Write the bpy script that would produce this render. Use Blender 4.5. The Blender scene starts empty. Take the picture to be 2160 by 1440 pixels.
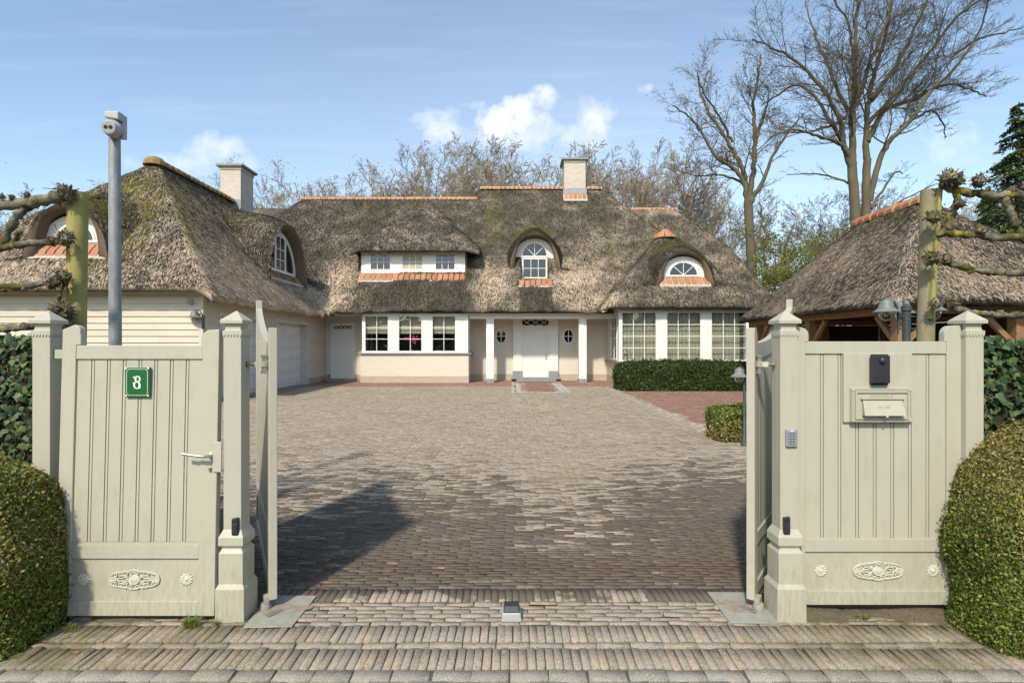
import bpy, math, random
import numpy as np
from mathutils import Vector, Matrix

# ------------------------------------------------------------------ camera, sky, sun, exposure
SC = bpy.context.scene
COL = SC.collection
F = 1130.0          # focal length in pixels of the 2160 px wide photograph
CH = 1.65           # camera height
PX0, PY0 = 1080.0, 730.0
cam_d = bpy.data.cameras.new("camera")
cam_d.sensor_width = 36.0
cam_d.lens = 36.0 * F / 2160.0
cam_d.shift_y = 10.0 / 2160.0
cam_d.clip_start = 0.05
cam_d.clip_end = 3000.0
cam = bpy.data.objects.new("camera", cam_d)
cam.location = (0, 0, CH)
cam.rotation_euler = (math.radians(90), 0, 0)
COL.objects.link(cam)
SC.camera = cam

SUN_EL, SUN_AZ = 44.0, -19.0       # azimuth: degrees from straight behind the camera, towards the left
sd = Vector((-math.sin(math.radians(-SUN_AZ)) * math.cos(math.radians(SUN_EL)),
             -math.cos(math.radians(SUN_AZ)) * math.cos(math.radians(SUN_EL)),
             math.sin(math.radians(SUN_EL))))
sun_d = bpy.data.lights.new("sun", 'SUN')
sun_d.energy = 3.1
sun_d.angle = math.radians(3.2)
sun_d.color = (1.0, 0.915, 0.785)
sun = bpy.data.objects.new("sun", sun_d)
sun.rotation_euler = sd.to_track_quat('Z', 'Y').to_euler()
sun.location = sd * 60
COL.objects.link(sun)

SC.view_settings.view_transform = 'Standard'
SC.view_settings.look = 'None'
SC.view_settings.exposure = 0.56
SC.view_settings.gamma = 1.0
SC.view_settings.use_curve_mapping = False
SC.cycles.max_bounces = 8
SC.cycles.transparent_max_bounces = 12

world = bpy.data.worlds.new("World")
SC.world = world
world.use_nodes = True
wt = world.node_tree
wt.nodes.clear()
def wn(t, **kw):
    n = wt.nodes.new(t)
    for k, v in kw.items(): setattr(n, k, v)
    return n
def wl(a, b): wt.links.new(a, b)
def wmath(op, a, b=None, clamp=False):
    n = wn('ShaderNodeMath', operation=op); n.use_clamp = clamp
    for i, v in enumerate((a, b)):
        if v is None: continue
        if isinstance(v, (int, float)): n.inputs[i].default_value = v
        else: wl(v, n.inputs[i])
    return n.outputs[0]
sky = wn('ShaderNodeTexSky', sky_type='NISHITA')
sky.sun_disc = False
sky.sun_elevation = math.radians(SUN_EL)
sky.sun_rotation = math.atan2(sd.x, sd.y)
sky.air_density = 1.0
sky.dust_density = 1.1
sky.ozone_density = 0.3
tc = wn('ShaderNodeTexCoord')
sep = wn('ShaderNodeSeparateXYZ'); wl(tc.outputs['Generated'], sep.inputs[0])
yy = wmath('MAXIMUM', sep.outputs[1], 0.02)
gx = wmath('DIVIDE', sep.outputs[0], yy)
gz = wmath('DIVIDE', sep.outputs[2], yy)
comb = wn('ShaderNodeCombineXYZ'); wl(gx, comb.inputs[0]); wl(gz, comb.inputs[1])
nz = wn('ShaderNodeTexNoise'); nz.inputs['Scale'].default_value = 17.0; nz.inputs['Detail'].default_value = 8.0
nz.inputs['Roughness'].default_value = 0.56
wl(comb.outputs[0], nz.inputs['Vector'])
nz0 = wmath('MULTIPLY', wmath('SUBTRACT', nz.outputs[0], 0.5), 4.4)
total = None
def px_dir(px, py): return ((px - PX0) / F, (PY0 - py) / F)
for (px, py, rx, ry, amp) in [(1155, 208, 42, 32, 1.0), (1075, 250, 105, 48, 1.0), (935, 265, 62, 42, .62), (1252, 262, 48, 62, .62),
                              (1115, 285, 190, 40, .55), (1360, 184, 22, 14, .7), (438, 318, 72, 42, .62), (400, 345, 150, 30, .45),
                              (2015, 300, 75, 45, .45), (2600, 250, 200, 90, .8), (-500, 200, 220, 100, .8)]:
    cx, cz = px_dir(px, py)
    dx = wmath('DIVIDE', wmath('SUBTRACT', gx, cx), rx / F)
    dz = wmath('DIVIDE', wmath('SUBTRACT', gz, cz), ry / F)
    d2 = wmath('ADD', wmath('MULTIPLY', dx, dx), wmath('MULTIPLY', dz, dz))
    blob = wmath('SUBTRACT', 1.0, d2)
    blob = wmath('ADD', blob, nz0)
    blob = wmath('MULTIPLY', blob, 0.62, clamp=True)
    lim = wmath('SUBTRACT', 2.6, d2, clamp=True)
    blob = wmath('MULTIPLY', wmath('MULTIPLY', blob, lim), amp)
    total = blob if total is None else wmath('MAXIMUM', total, blob)
# thin streaks high up
mp = wn('ShaderNodeMapping'); mp.inputs['Scale'].default_value = (2.0, 22.0, 1.0); mp.inputs['Rotation'].default_value = (0, 0, math.radians(8))
wl(comb.outputs[0], mp.inputs[0])
n2 = wn('ShaderNodeTexNoise'); n2.inputs['Scale'].default_value = 1.4; n2.inputs['Detail'].default_value = 6
wl(mp.outputs[0], n2.inputs['Vector'])
streak = wmath('MULTIPLY', wmath('SUBTRACT', n2.outputs[0], 0.52, clamp=True), 0.35, clamp=True)
veil = wmath('MULTIPLY', wmath('MULTIPLY', wmath('SUBTRACT', 0.86, gz), 1.6, clamp=True), 0.27)      # thin high haze, thicker towards the horizon
veil = wmath('MULTIPLY', veil, wmath('SUBTRACT', 1.0, wmath('MULTIPLY', wmath('ABSOLUTE', wmath('SUBTRACT', gx, 0.1)), 0.75), clamp=True))
total = wmath('ADD', wmath('MAXIMUM', total, streak), veil, clamp=True)
fwd = wmath('GREATER_THAN', sep.outputs[1], 0.05)
total = wmath('MULTIPLY', wmath('MULTIPLY', total, fwd), 0.86)
tint = wn('ShaderNodeMix', data_type='RGBA', blend_type='MULTIPLY'); tint.inputs[0].default_value = 1.0
wl(sky.outputs[0], tint.inputs[6]); tint.inputs[7].default_value = (0.97, 1.05, 1.03, 1)
mixc = wn('ShaderNodeMix', data_type='RGBA')
wl(total, mixc.inputs[0]); wl(tint.outputs[2], mixc.inputs[6])
mixc.inputs[7].default_value = (5.9, 5.75, 6.1, 1)
bg = wn('ShaderNodeBackground'); bg.inputs[1].default_value = 0.15
wl(mixc.outputs[2], bg.inputs[0])
wo = wn('ShaderNodeOutputWorld'); wl(bg.outputs[0], wo.inputs[0])

# ------------------------------------------------------------------ helpers
def PX(px, Y): return (px - PX0) * Y / F
def PZ(py, Y): return CH + (PY0 - py) * Y / F
RNG = np.random.default_rng(7)

def tag(o, label=None, cat=None, group=None, kind=None):
    if label: o['label'] = label
    if cat: o['category'] = cat
    if group: o['group'] = group
    if kind: o['kind'] = kind
    return o

def thing(name, loc, label, cat, group=None, rz=0.0):
    o = bpy.data.objects.new(name, None)
    COL.objects.link(o)
    o.location = loc
    o.rotation_euler = (0, 0, rz)
    o.empty_display_size = 0.2
    o['_off'] = list(loc)
    tag(o, label, cat, group)
    return o

def root_of(o):
    while o.parent is not None: o = o.parent
    return o

class MB:
    """collects polygons; build() links them as one mesh object"""
    def __init__(s, xf=None):
        s.v = []; s.f = []; s.xf = xf
    def add(s, vs, fs):
        b = len(s.v)
        s.v.extend([tuple(v) for v in vs])
        s.f.extend([tuple(i + b for i in f) for f in fs])
        return s
    def box(s, x0, x1, y0, y1, z0, z1):
        return s.add([(x0, y0, z0), (x1, y0, z0), (x1, y1, z0), (x0, y1, z0), (x0, y0, z1), (x1, y0, z1), (x1, y1, z1), (x0, y1, z1)],
                     [(0, 3, 2, 1), (4, 5, 6, 7), (0, 1, 5, 4), (1, 2, 6, 5), (2, 3, 7, 6), (3, 0, 4, 7)])
    def boxm(s, c, size, M=None):
        """box centred at c with size, rotated by 3x3 M"""
        h = [q / 2 for q in size]
        vs = []
        for k in range(8):
            p = Vector((h[0] if k & 1 else -h[0], h[1] if k & 2 else -h[1], h[2] if k & 4 else -h[2]))
            if M is not None: p = M @ p
            vs.append(tuple(p + Vector(c)))
        return s.add(vs, [(0, 2, 3, 1), (4, 5, 7, 6), (0, 1, 5, 4), (1, 3, 7, 5), (3, 2, 6, 7), (2, 0, 4, 6)])
    def prism(s, poly, y0, y1):
        """polygon in (x,z), counter-clockwise seen from -y, extruded from y0 (front) to y1"""
        n = len(poly)
        vs = [(x, y0, z) for x, z in poly] + [(x, y1, z) for x, z in poly]
        fs = [tuple(range(n)), tuple(range(2 * n - 1, n - 1, -1))]
        fs += [(i, i + n, (i + 1) % n + n, (i + 1) % n) for i in range(n)]
        return s.add(vs, fs)
    def strip(s, top, bot, y0, y1):
        """band between two (x,z) polylines of the same length, extruded"""
        n = len(top)
        for i in range(n - 1):
            a, b, c, d = bot[i], bot[i + 1], top[i + 1], top[i]
            s.prism([a, b, c, d], y0, y1)
        return s
    def tube(s, pts, rad, k=8, caps=True):
        pts = [Vector(p) for p in pts]
        n = len(pts)
        if not hasattr(rad, '__len__'): rad = [rad] * n
        vs = []; u = None
        for i, p in enumerate(pts):
            t = (pts[min(i + 1, n - 1)] - pts[max(i - 1, 0)]).normalized()
            if u is None:
                u = Vector((0, 0, 1)) if abs(t.z) < .9 else Vector((1, 0, 0))
            u = (u - t * u.dot(t))
            if u.length < 1e-5: u = t.orthogonal()
            u.normalize(); w = t.cross(u)
            for j in range(k):
                a = 2 * math.pi * j / k
                vs.append(p + (u * math.cos(a) + w * math.sin(a)) * rad[i])
        fs = []
        for i in range(n - 1):
            for j in range(k):
                a = i * k + j; b = i * k + (j + 1) % k
                fs.append((a, b, b + k, a + k))
        if caps:
            fs.append(tuple(range(k - 1, -1, -1))); fs.append(tuple(range((n - 1) * k, n * k)))
        return s.add(vs, fs)
    def lathe(s, prof, k=16, c=(0, 0, 0), axis='z', phase=0.0, cap=True):
        """prof: list of (r, h)"""
        vs = []
        for r, h in prof:
            for j in range(k):
                a = 2 * math.pi * j / k + phase
                x, y = r * math.cos(a), r * math.sin(a)
                if axis == 'z': p = (x, y, h)
                elif axis == 'y': p = (x, -h, y)       # h grows towards -y (the viewer)
                else: p = (h, x, y)
                vs.append((p[0] + c[0], p[1] + c[1], p[2] + c[2]))
        fs = []
        for i in range(len(prof) - 1):
            for j in range(k):
                a = i * k + j; b = i * k + (j + 1) % k
                fs.append((a, b, b + k, a + k))
        if cap:
            fs.append(tuple(range(k - 1, -1, -1))); n = len(prof)
            fs.append(tuple(range((n - 1) * k, n * k)))
        return s.add(vs, fs)
    def build(s, name, mat, parent=None, smooth=False, bevel=0.0, local=False, angle=40):
        off = (0, 0, 0)
        if parent is not None and not local:
            r = root_of(parent)
            off = tuple(r['_off']) if '_off' in r.keys() else (0, 0, 0)
        vs = s.v
        if s.xf: vs = [s.xf(v) for v in vs]
        vs = [(v[0] - off[0], v[1] - off[1], v[2] - off[2]) for v in vs]
        me = bpy.data.meshes.new(name)
        me.from_pydata(vs, [], s.f)
        me.update()
        me.materials.append(mat)
        o = bpy.data.objects.new(name, me)
        COL.objects.link(o)
        if parent is not None: o.parent = parent
        if smooth:
            me.polygons.foreach_set('use_smooth', [True] * len(me.polygons))
            try: me.set_sharp_from_angle(angle=math.radians(angle))
            except Exception: pass
        if bevel > 0:
            b = o.modifiers.new('bevel', 'BEVEL'); b.width = bevel; b.segments = 2; b.limit_method = 'ANGLE'
            b.angle_limit = math.radians(40)
        return o

def np_mesh(name, V, Q, mat, parent=None, smooth=False, attrs=None, local=False):
    """V (n,3) float array, Q (m,k) int array of quads or triangles (or a list of such arrays)"""
    Qs = Q if isinstance(Q, list) else [Q]
    Qs = [np.asarray(q, dtype=np.int32) for q in Qs if len(q)]
    V = np.asarray(V, dtype=np.float64)
    if parent is not None and not local:
        r = root_of(parent)
        if '_off' in r.keys(): V = V - np.array(list(r['_off']))
    me = bpy.data.meshes.new(name)
    me.vertices.add(len(V)); me.vertices.foreach_set('co', V.astype(np.float32).ravel())
    tot = np.concatenate([np.full(len(q), q.shape[1], dtype=np.int32) for q in Qs])
    idx = np.concatenate([q.ravel() for q in Qs])
    start = np.concatenate([[0], np.cumsum(tot)[:-1]]).astype(np.int32)
    me.loops.add(len(idx)); me.loops.foreach_set('vertex_index', idx)
    me.polygons.add(len(tot)); me.polygons.foreach_set('loop_start', start); me.polygons.foreach_set('loop_total', tot)
    me.update(calc_edges=True)
    if smooth: me.polygons.foreach_set('use_smooth', np.ones(len(tot), dtype=bool))
    for k, a in (attrs or {}).items():
        at = me.attributes.new(k, 'FLOAT', 'POINT'); at.data.foreach_set('value', np.asarray(a, dtype=np.float32))
    me.materials.append(mat)
    me.validate()
    o = bpy.data.objects.new(name, me)
    COL.objects.link(o)
    if parent is not None: o.parent = parent
    return o

def text_mesh(body, size, depth=0.002):
    """flat lettering as (verts, faces) in the x/z plane facing -y, centred"""
    cu = bpy.data.curves.new('lettering', 'FONT'); cu.body = body; cu.size = size; cu.extrude = depth
    cu.align_x = 'CENTER'; cu.align_y = 'CENTER'; cu.resolution_u = 2
    o = bpy.data.objects.new('lettering', cu); COL.objects.link(o)
    dg = bpy.context.evaluated_depsgraph_get()
    me = bpy.data.meshes.new_from_object(o.evaluated_get(dg))
    vs = [(v.co.x, -v.co.z, v.co.y) for v in me.vertices]
    fs = [tuple(p.vertices) for p in me.polygons]
    bpy.data.objects.remove(o); bpy.data.curves.remove(cu); bpy.data.meshes.remove(me)
    return vs, fs

def smin(a, b, k):
    h = np.clip(.5 + .5 * (b - a) / k, 0, 1)
    return b * (1 - h) + a * h - k * h * (1 - h)
def smax(a, b, k): return -smin(-a, -b, k)
def sstep(a, b, x):
    t = np.clip((x - a) / (b - a), 0, 1); return t * t * (3 - 2 * t)

# ------------------------------------------------------------------ materials
class NT:
    def __init__(s, name):
        s.m = bpy.data.materials.new(name); s.m.use_nodes = True
        s.t = s.m.node_tree; s.t.nodes.clear()
        s.out = s.n('ShaderNodeOutputMaterial'); s.p = s.n('ShaderNodeBsdfPrincipled')
        s.l(s.p.outputs[0], s.out.inputs[0])
    def n(s, t, **kw):
        q = s.t.nodes.new(t)
        for k, v in kw.items(): setattr(q, k, v)
        return q
    def l(s, a, b): s.t.links.new(a, b)
    def set(s, q, i, v):
        if isinstance(v, (int, float)): q.inputs[i].default_value = v
        elif isinstance(v, (tuple, list)):
            q.inputs[i].default_value = tuple(v) + ((1,) if len(v) == 3 and q.inputs[i].type == 'RGBA' else ())
        else: s.l(v, q.inputs[i])
    def math(s, op, a, b=0.0, clamp=False):
        q = s.n('ShaderNodeMath', operation=op); q.use_clamp = clamp
        s.set(q, 0, a); s.set(q, 1, b); return q.outputs[0]
    def mix(s, f, a, b, blend='MIX'):
        q = s.n('ShaderNodeMix', data_type='RGBA', blend_type=blend)
        s.set(q, 0, f); s.set(q, 6, a); s.set(q, 7, b); return q.outputs[2]
    def coords(s, scale=(1, 1, 1), rot=(0, 0, 0), which='Object'):
        t = s.n('ShaderNodeTexCoord'); m = s.n('ShaderNodeMapping')
        m.inputs['Scale'].default_value = scale; m.inputs['Rotation'].default_value = rot
        s.l(t.outputs[which], m.inputs[0]); return m.outputs[0]
    def noise(s, scale, detail=4, rough=.55, vec=None):
        q = s.n('ShaderNodeTexNoise'); q.inputs['Scale'].default_value = scale
        q.inputs['Detail'].default_value = detail; q.inputs['Roughness'].default_value = rough
        if vec is not None: s.l(vec, q.inputs['Vector'])
        return q.outputs[0]
    def ramp(s, f, stops):
        q = s.n('ShaderNodeValToRGB'); s.set(q, 0, f)
        e = q.color_ramp.elements
        while len(e) < len(stops): e.new(.5)
        for i, (p, c) in enumerate(stops):
            e[i].position = p; e[i].color = tuple(c) + (1,) if not isinstance(c, (int, float)) else (c, c, c, 1)
        return q.outputs[0]
    def island(s): return s.n('ShaderNodeNewGeometry').outputs['Random Per Island']
    def attr(s, name): return s.n('ShaderNodeAttribute', attribute_name=name).outputs['Fac']
    def pos(s):
        g = s.n('ShaderNodeNewGeometry'); q = s.n('ShaderNodeSeparateXYZ'); s.l(g.outputs['Position'], q.inputs[0]); return q.outputs
    def hsv(s, c, h=.5, sat=1., v=1.):
        q = s.n('ShaderNodeHueSaturation'); s.set(q, 0, h); s.set(q, 1, sat); s.set(q, 2, v); s.set(q, 4, c); return q.outputs[0]
    def bump(s, h, strength=.3, dist=.01):
        q = s.n('ShaderNodeBump'); q.inputs['Strength'].default_value = strength; q.inputs['Distance'].default_value = dist
        s.l(h, q.inputs['Height']); s.l(q.outputs[0], s.p.inputs['Normal']); return q
    def fin(s, col=None, rough=.6, metal=0., spec=.5, **kw):
        if col is not None: s.set(s.p, 'Base Color', col)
        s.set(s.p, 'Roughness', rough); s.set(s.p, 'Metallic', metal); s.set(s.p, 'Specular IOR Level', spec)
        for k, v in kw.items(): s.set(s.p, k, v)
        return s.m

def simple(name, c1, c2=None, scale=6., rough=.6, bump=0., bscale=40., island=0., metal=0., spec=.4, stretch=(1, 1, 1), bdist=.005):
    t = NT(name)
    vec = t.coords(stretch)
    c = t.mix(t.ramp(t.noise(scale, 5, .6, vec), [(.3, 0.), (.7, 1.)]), c1, c2 or tuple(q * .8 for q in c1))
    if island: c = t.hsv(c, v=t.math('ADD', t.math('MULTIPLY', t.island(), 2 * island), 1 - island))
    if bump: t.bump(t.noise(bscale, 4, .6, vec), bump, bdist)
    return t.fin(c, rough, metal, spec)

M = {}
# painted gate timber: grey-green beige, a little algae and dust as stains
def gate_paint(name, base, algae=.5):
    t = NT(name)
    v = t.coords((1, 1, 1)); vs = t.coords((7, 7, 1.6))
    c = t.mix(t.ramp(t.noise(3.0, 5, .6, v), [(.3, 0.), (.75, 1.)]), base, tuple(q * .92 for q in base))
    c = t.mix(t.math('MULTIPLY', t.ramp(t.noise(2.2, 6, .65, vs), [(.52, 0.), (.75, 1.)]), .30), c, (.28, .26, .19))
    z = t.pos()[2]
    low = t.ramp(t.math('MULTIPLY', z, 1.0), [(.02, 1.), (.55, 0.)])
    st = t.math('MULTIPLY', t.ramp(t.noise(7, 6, .65, vs), [(.45, 0.), (.68, 1.)]), low)
    c = t.mix(t.math('MULTIPLY', st, algae), c, (.20, .20, .075))
    t.bump(t.noise(60, 3, .5, t.coords((6, 6, .8))), .05, .003)
    return t.fin(c, .42, 0, .4)
M['gate'] = gate_paint('gate_paint', (.438, .415, .328))
M['ornament'] = simple('ornament_paint', (.55, .53, .435), (.47, .45, .36), 40, .5)
M['white'] = simple('white_paint', (.76, .735, .675), (.71, .685, .62), 2, .45)
M['door_white'] = simple('door_paint', (.74, .715, .655), (.69, .665, .60), 2, .4)
M['garage_door'] = simple('garage_door_paint', (.70, .66, .63), (.64, .60, .57), 2, .45)
M['board'] = simple('weatherboard_paint', (.60, .525, .41), (.54, .47, .365), 1.6, .5, .04, 20, .05, stretch=(.6, .6, 6))
M['board_trim'] = simple('weatherboard_trim', (.62, .555, .45), None, 2, .5)
def brick_wall(name, c1, c2, mortar, sx, sy, bump=.4, flip=False):
    t = NT(name)
    g = t.n('ShaderNodeNewGeometry'); q = t.n('ShaderNodeSeparateXYZ'); t.l(g.outputs['Position'], q.inputs[0])
    cb = t.n('ShaderNodeCombineXYZ')
    t.l(t.math('ADD', q.outputs[0], q.outputs[1]), cb.inputs[0]); t.l(q.outputs[2], cb.inputs[1])
    b = t.n('ShaderNodeTexBrick'); t.l(cb.outputs[0], b.inputs['Vector'])
    for k, v in (('Color1', c1), ('Color2', c2), ('Mortar', mortar)): b.inputs[k].default_value = v + (1,)
    b.inputs['Scale'].default_value = 1.0; b.inputs['Brick Width'].default_value = sx; b.inputs['Row Height'].default_value = sy
    b.inputs['Mortar Size'].default_value = .006; b.inputs['Mortar Smooth'].default_value = .3
    c = t.mix(.35, b.outputs[0], t.mix(t.noise(5, 5, .6, t.coords()), c1, c2))
    t.bump(t.math('SUBTRACT', 1.0, b.outputs[1]), bump, .008)
    return t.fin(c, .7, 0, .3)
M['cream_brick'] = brick_wall('cream_painted_brick', (.66, .60, .49), (.61, .55, .45), (.54, .48, .39), .22, .062, .35)
M['base_brick'] = brick_wall('base_brick', (.48, .39, .30), (.40, .32, .25), (.52, .46, .38), .22, .062, .5)
M['chimney_brick'] = brick_wall('chimney_brick', (.56, .49, .41), (.44, .375, .305), (.64, .59, .52), .24, .075, .5)
M['bluestone'] = simple('blue_stone', (.20, .20, .20), (.27, .27, .265), 8, .65)
M['lead'] = simple('lead_sheet', (.24, .25, .26), (.33, .34, .35), 6, .55)
def tile_mat():
    t = NT('orange_ridge_tile')
    i = t.island()
    c = t.ramp(i, [(0., (.30, .115, .055)), (.35, (.42, .17, .075)), (.7, (.49, .215, .10)), (1., (.36, .175, .105))])
    v = t.coords()
    c = t.mix(t.ramp(t.noise(9, 6, .65, v), [(.42, 0.), (.72, .75)]), c, (.25, .19, .13))
    return t.fin(c, .7, 0, .3)
M['tile'] = tile_mat()
M['mossy_tile'] = simple('mossy_ridge_tile', (.30, .155, .085), (.15, .14, .055), 5, .85, .3, 30, .3)
M['mortar'] = simple('tile_mortar', (.52, .47, .39), (.40, .36, .29), 12, .8)

def thatch_mat(name, dark, mid, light):
    t = NT(name)
    v = t.coords()
    isl = t.island()
    n1 = t.noise(1.1, 5, .6, v); n2 = t.noise(26, 5, .7, v)
    st = t.attr('straw'); mo = t.attr('moss')
    f = t.math('ADD', t.math('MULTIPLY', st, .85), t.math('MULTIPLY', t.math('SUBTRACT', n1, .5), .9))
    f = t.math('ADD', f, t.math('MULTIPLY', t.math('SUBTRACT', isl, .5), .95))
    f = t.math('ADD', f, t.math('MULTIPLY', t.math('SUBTRACT', n2, .5), 1.2), clamp=True)
    c = t.ramp(f, [(0., tuple(q * .45 for q in dark)), (.22, dark), (.5, mid), (.8, light), (1., tuple(min(1, q * 1.2) for q in light))])
    mf = t.math('MULTIPLY', t.math('MULTIPLY', mo, .72, True), t.ramp(t.noise(2.6, 7, .7, v), [(.36, .08), (.62, 1.)]))
    mf = t.math('MULTIPLY', mf, t.ramp(isl, [(0., .45), (.5, 1.)]), clamp=True)
    mcol = t.mix(t.noise(6, 4, .6, v), (.085, .080, .014), (.33, .29, .03))
    c = t.mix(mf, c, mcol)
    t.bump(t.noise(45, 5, .75, v), .9, .03)
    return t.fin(c, .9, 0, .12)
M['thatch'] = thatch_mat('thatch', (.052, .0445, .036), (.112, .096, .079), (.47, .36, .262))
def thatch_cut():
    t = NT('thatch_cut_ends')
    v = t.coords((1, 1, 1))
    c = t.mix(t.ramp(t.noise(50, 4, .7, v), [(.35, 0.), (.7, 1.)]), (.09, .066, .045), (.26, .19, .13))
    t.bump(t.noise(90, 4, .7, v), .8, .02)
    return t.fin(c, .9, 0, .1)
M['thatch_cut'] = thatch_cut()

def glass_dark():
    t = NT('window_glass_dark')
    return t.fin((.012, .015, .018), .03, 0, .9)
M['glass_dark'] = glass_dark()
def glass_clear():
    t = NT('window_glass_clear')
    tr = t.n('ShaderNodeBsdfTransparent'); tr.inputs[0].default_value = (.93, .95, .94, 1)
    gl = t.n('ShaderNodeBsdfGlossy'); gl.inputs['Roughness'].default_value = .01
    lw = t.n('ShaderNodeLayerWeight'); lw.inputs['Blend'].default_value = .5
    fr = t.math('ADD', t.math('MULTIPLY', t.math('POWER', lw.outputs['Facing'], 4.0), .85), .06, True)
    mx = t.n('ShaderNodeMixShader'); t.l(fr, mx.inputs[0]); t.l(tr.outputs[0], mx.inputs[1]); t.l(gl.outputs[0], mx.inputs[2])
    t.l(mx.outputs[0], t.out.inputs[0]); return t.m
M['glass'] = glass_clear()
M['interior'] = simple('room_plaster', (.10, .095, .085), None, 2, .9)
M['curtain'] = simple('curtain_cloth', (.46, .42, .33), (.38, .345, .265), 3, .9)
M['blind'] = simple('blind_cloth', (.50, .46, .36), None, 6, .9)
M['galv'] = simple('galvanised_steel', (.34, .345, .345), (.22, .225, .23), 26, .5, metal=.25, stretch=(1, 1, .3))
M['steel'] = simple('brushed_steel', (.62, .61, .58), (.5, .49, .47), 30, .32, metal=.9)
M['rust'] = simple('rusty_bolt', (.24, .16, .09), (.33, .26, .17), 30, .6, metal=.4)
M['plate'] = simple('plate_steel_paint', (.33, .325, .27), (.25, .24, .19), 14, .6)
M['plate_dirt'] = simple('dried_mud', (.22, .165, .12), (.33, .27, .20), 25, .95, .4, 60)
M['black'] = simple('black_plastic', (.018, .018, .021), (.03, .03, .034), 10, .38)
M['graphite'] = simple('graphite_plastic', (.033, .034, .042), None, 10, .35)
M['grey_plastic'] = simple('grey_plastic', (.30, .31, .33), (.36, .37, .39), 20, .4, metal=.3)
M['key'] = simple('keypad_keys', (.14, .14, .15), None, 20, .45)
M['cam_white'] = simple('white_housing', (.44, .445, .445), (.37, .375, .375), 8, .5)
M['cam_shade'] = simple('dome_ring', (.42, .41, .39), None, 8, .4)
M['lamp_iron'] = simple('green_grey_iron', (.035, .05, .05), (.055, .07, .065), 14, .55)
M['lamp_zinc'] = simple('zinc_lamp_hood', (.21, .22, .20), (.14, .15, .14), 14, .55, metal=.1)
def lampglass():
    t = NT('lamp_glass'); tr = t.n('ShaderNodeBsdfTransparent'); tr.inputs[0].default_value = (.93, .90, .86, 1)
    gl = t.n('ShaderNodeBsdfGlossy'); gl.inputs['Roughness'].default_value = .06
    lw = t.n('ShaderNodeLayerWeight'); lw.inputs['Blend'].default_value = .35
    mx = t.n('ShaderNodeMixShader'); t.l(t.math('ADD', lw.outputs['Facing'], .06, True), mx.inputs[0]); t.l(tr.outputs[0], mx.inputs[1]); t.l(gl.outputs[0], mx.inputs[2])
    t.l(mx.outputs[0], t.out.inputs[0]); return t.m
M['lamp_glass'] = lampglass()
M['bulb'] = simple('bulb_glass', (.72, .55, .34), None, 4, .3)
M['sign_green'] = simple('green_enamel', (.022, .125, .038), (.018, .11, .033), 4, .22, spec=.6)
M['sign_white'] = simple('white_enamel', (.82, .83, .82), None, 4, .25)
M['oak'] = simple('oak_beam', (.33, .18, .085), (.20, .105, .05), 5, .65, .25, 30, stretch=(4, 4, .5))
M['dark_board'] = simple('dark_boarding', (.035, .026, .022), (.05, .038, .032), 4, .7)
def stake_mat(name, c1, c2, c3):
    t = NT(name); v = t.coords((9, 9, .8)); 
    c = t.mix(t.ramp(t.noise(2.5, 6, .65, v), [(.3, 0.), (.7, 1.)]), c1, c2)
    c = t.mix(t.ramp(t.noise(5, 5, .6, t.coords()), [(.5, 0.), (.72, .75)]), c, c3)
    t.bump(t.noise(4, 6, .7, v), .35, .012)
    return t.fin(c, .75, 0, .2)
M['stake'] = stake_mat('mossy_green_stake', (.40, .34, .125), (.27, .235, .085), (.17, .13, .055))
M['stake_grey'] = stake_mat('weathered_grey_stake', (.30, .26, .17), (.20, .17, .11), (.34, .31, .09))
def lichen_bark():
    t = NT('lichen_bark'); v = t.coords()
    c = t.mix(t.ramp(t.noise(9, 6, .65, v), [(.35, 0.), (.6, 1.)]), (.06, .048, .034), (.27, .25, .18))
    c = t.mix(t.ramp(t.noise(4.2, 5, .6, v), [(.52, 0.), (.60, 1.)]), c, (.10, .095, .018))
    c = t.mix(t.ramp(t.noise(7.1, 4, .6, t.coords((1.3, 1.1, 1))), [(.60, 0.), (.66, .9)]), c, (.40, .30, .03))
    t.bump(t.noise(38, 6, .75, v), 1., .02)
    return t.fin(c, .85, 0, .15)
M['lichen'] = lichen_bark()
M['cut_twig'] = simple('pruned_twigs', (.20, .145, .09), (.105, .075, .05), 30, .85, island=.7)
M['oak_bark'] = simple('tree_bark', (.085, .072, .045), (.135, .115, .07), 3, .9, .6, 18, stretch=(1, 1, .3), bdist=.05)
M['brown_bark'] = simple('brown_twig_bark', (.26, .21, .15), (.36, .295, .21), 2, .9, island=.25)
def leaf(name, stops, rough=.5, spec=.35, tr=.25):
    t = NT(name)
    c = t.ramp(t.island(), stops)
    c = t.mix(t.math('MULTIPLY', t.noise(3.0, 4, .6, t.coords()), .45), c, t.hsv(c, v=.45))
    m = t.fin(c, rough, 0, spec)
    if tr:
        ts = t.n('ShaderNodeBsdfTranslucent'); t.l(t.hsv(c, v=1.3), ts.inputs[0])
        mx = t.n('ShaderNodeMixShader'); mx.inputs[0].default_value = tr
        t.l(t.p.outputs[0], mx.inputs[1]); t.l(ts.outputs[0], mx.inputs[2]); t.l(mx.outputs[0], t.out.inputs[0])
    return m
M['box_leaf'] = leaf('boxwood_leaf', [(0., (.042, .072, .012)), (.3, (.095, .145, .020)), (.6, (.175, .225, .032)), (.85, (.29, .32, .045)), (1., (.40, .31, .14))])
M['box_leaf_dry'] = leaf('bronzed_boxwood_leaf', [(0., (.065, .068, .016)), (.25, (.165, .16, .03)), (.55, (.29, .25, .055)), (.8, (.40, .305, .12)), (1., (.52, .39, .26))])
M['hedge_core'] = simple('hedge_inner_twigs', (.020, .017, .009), (.035, .028, .015), 20, .95)
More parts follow.
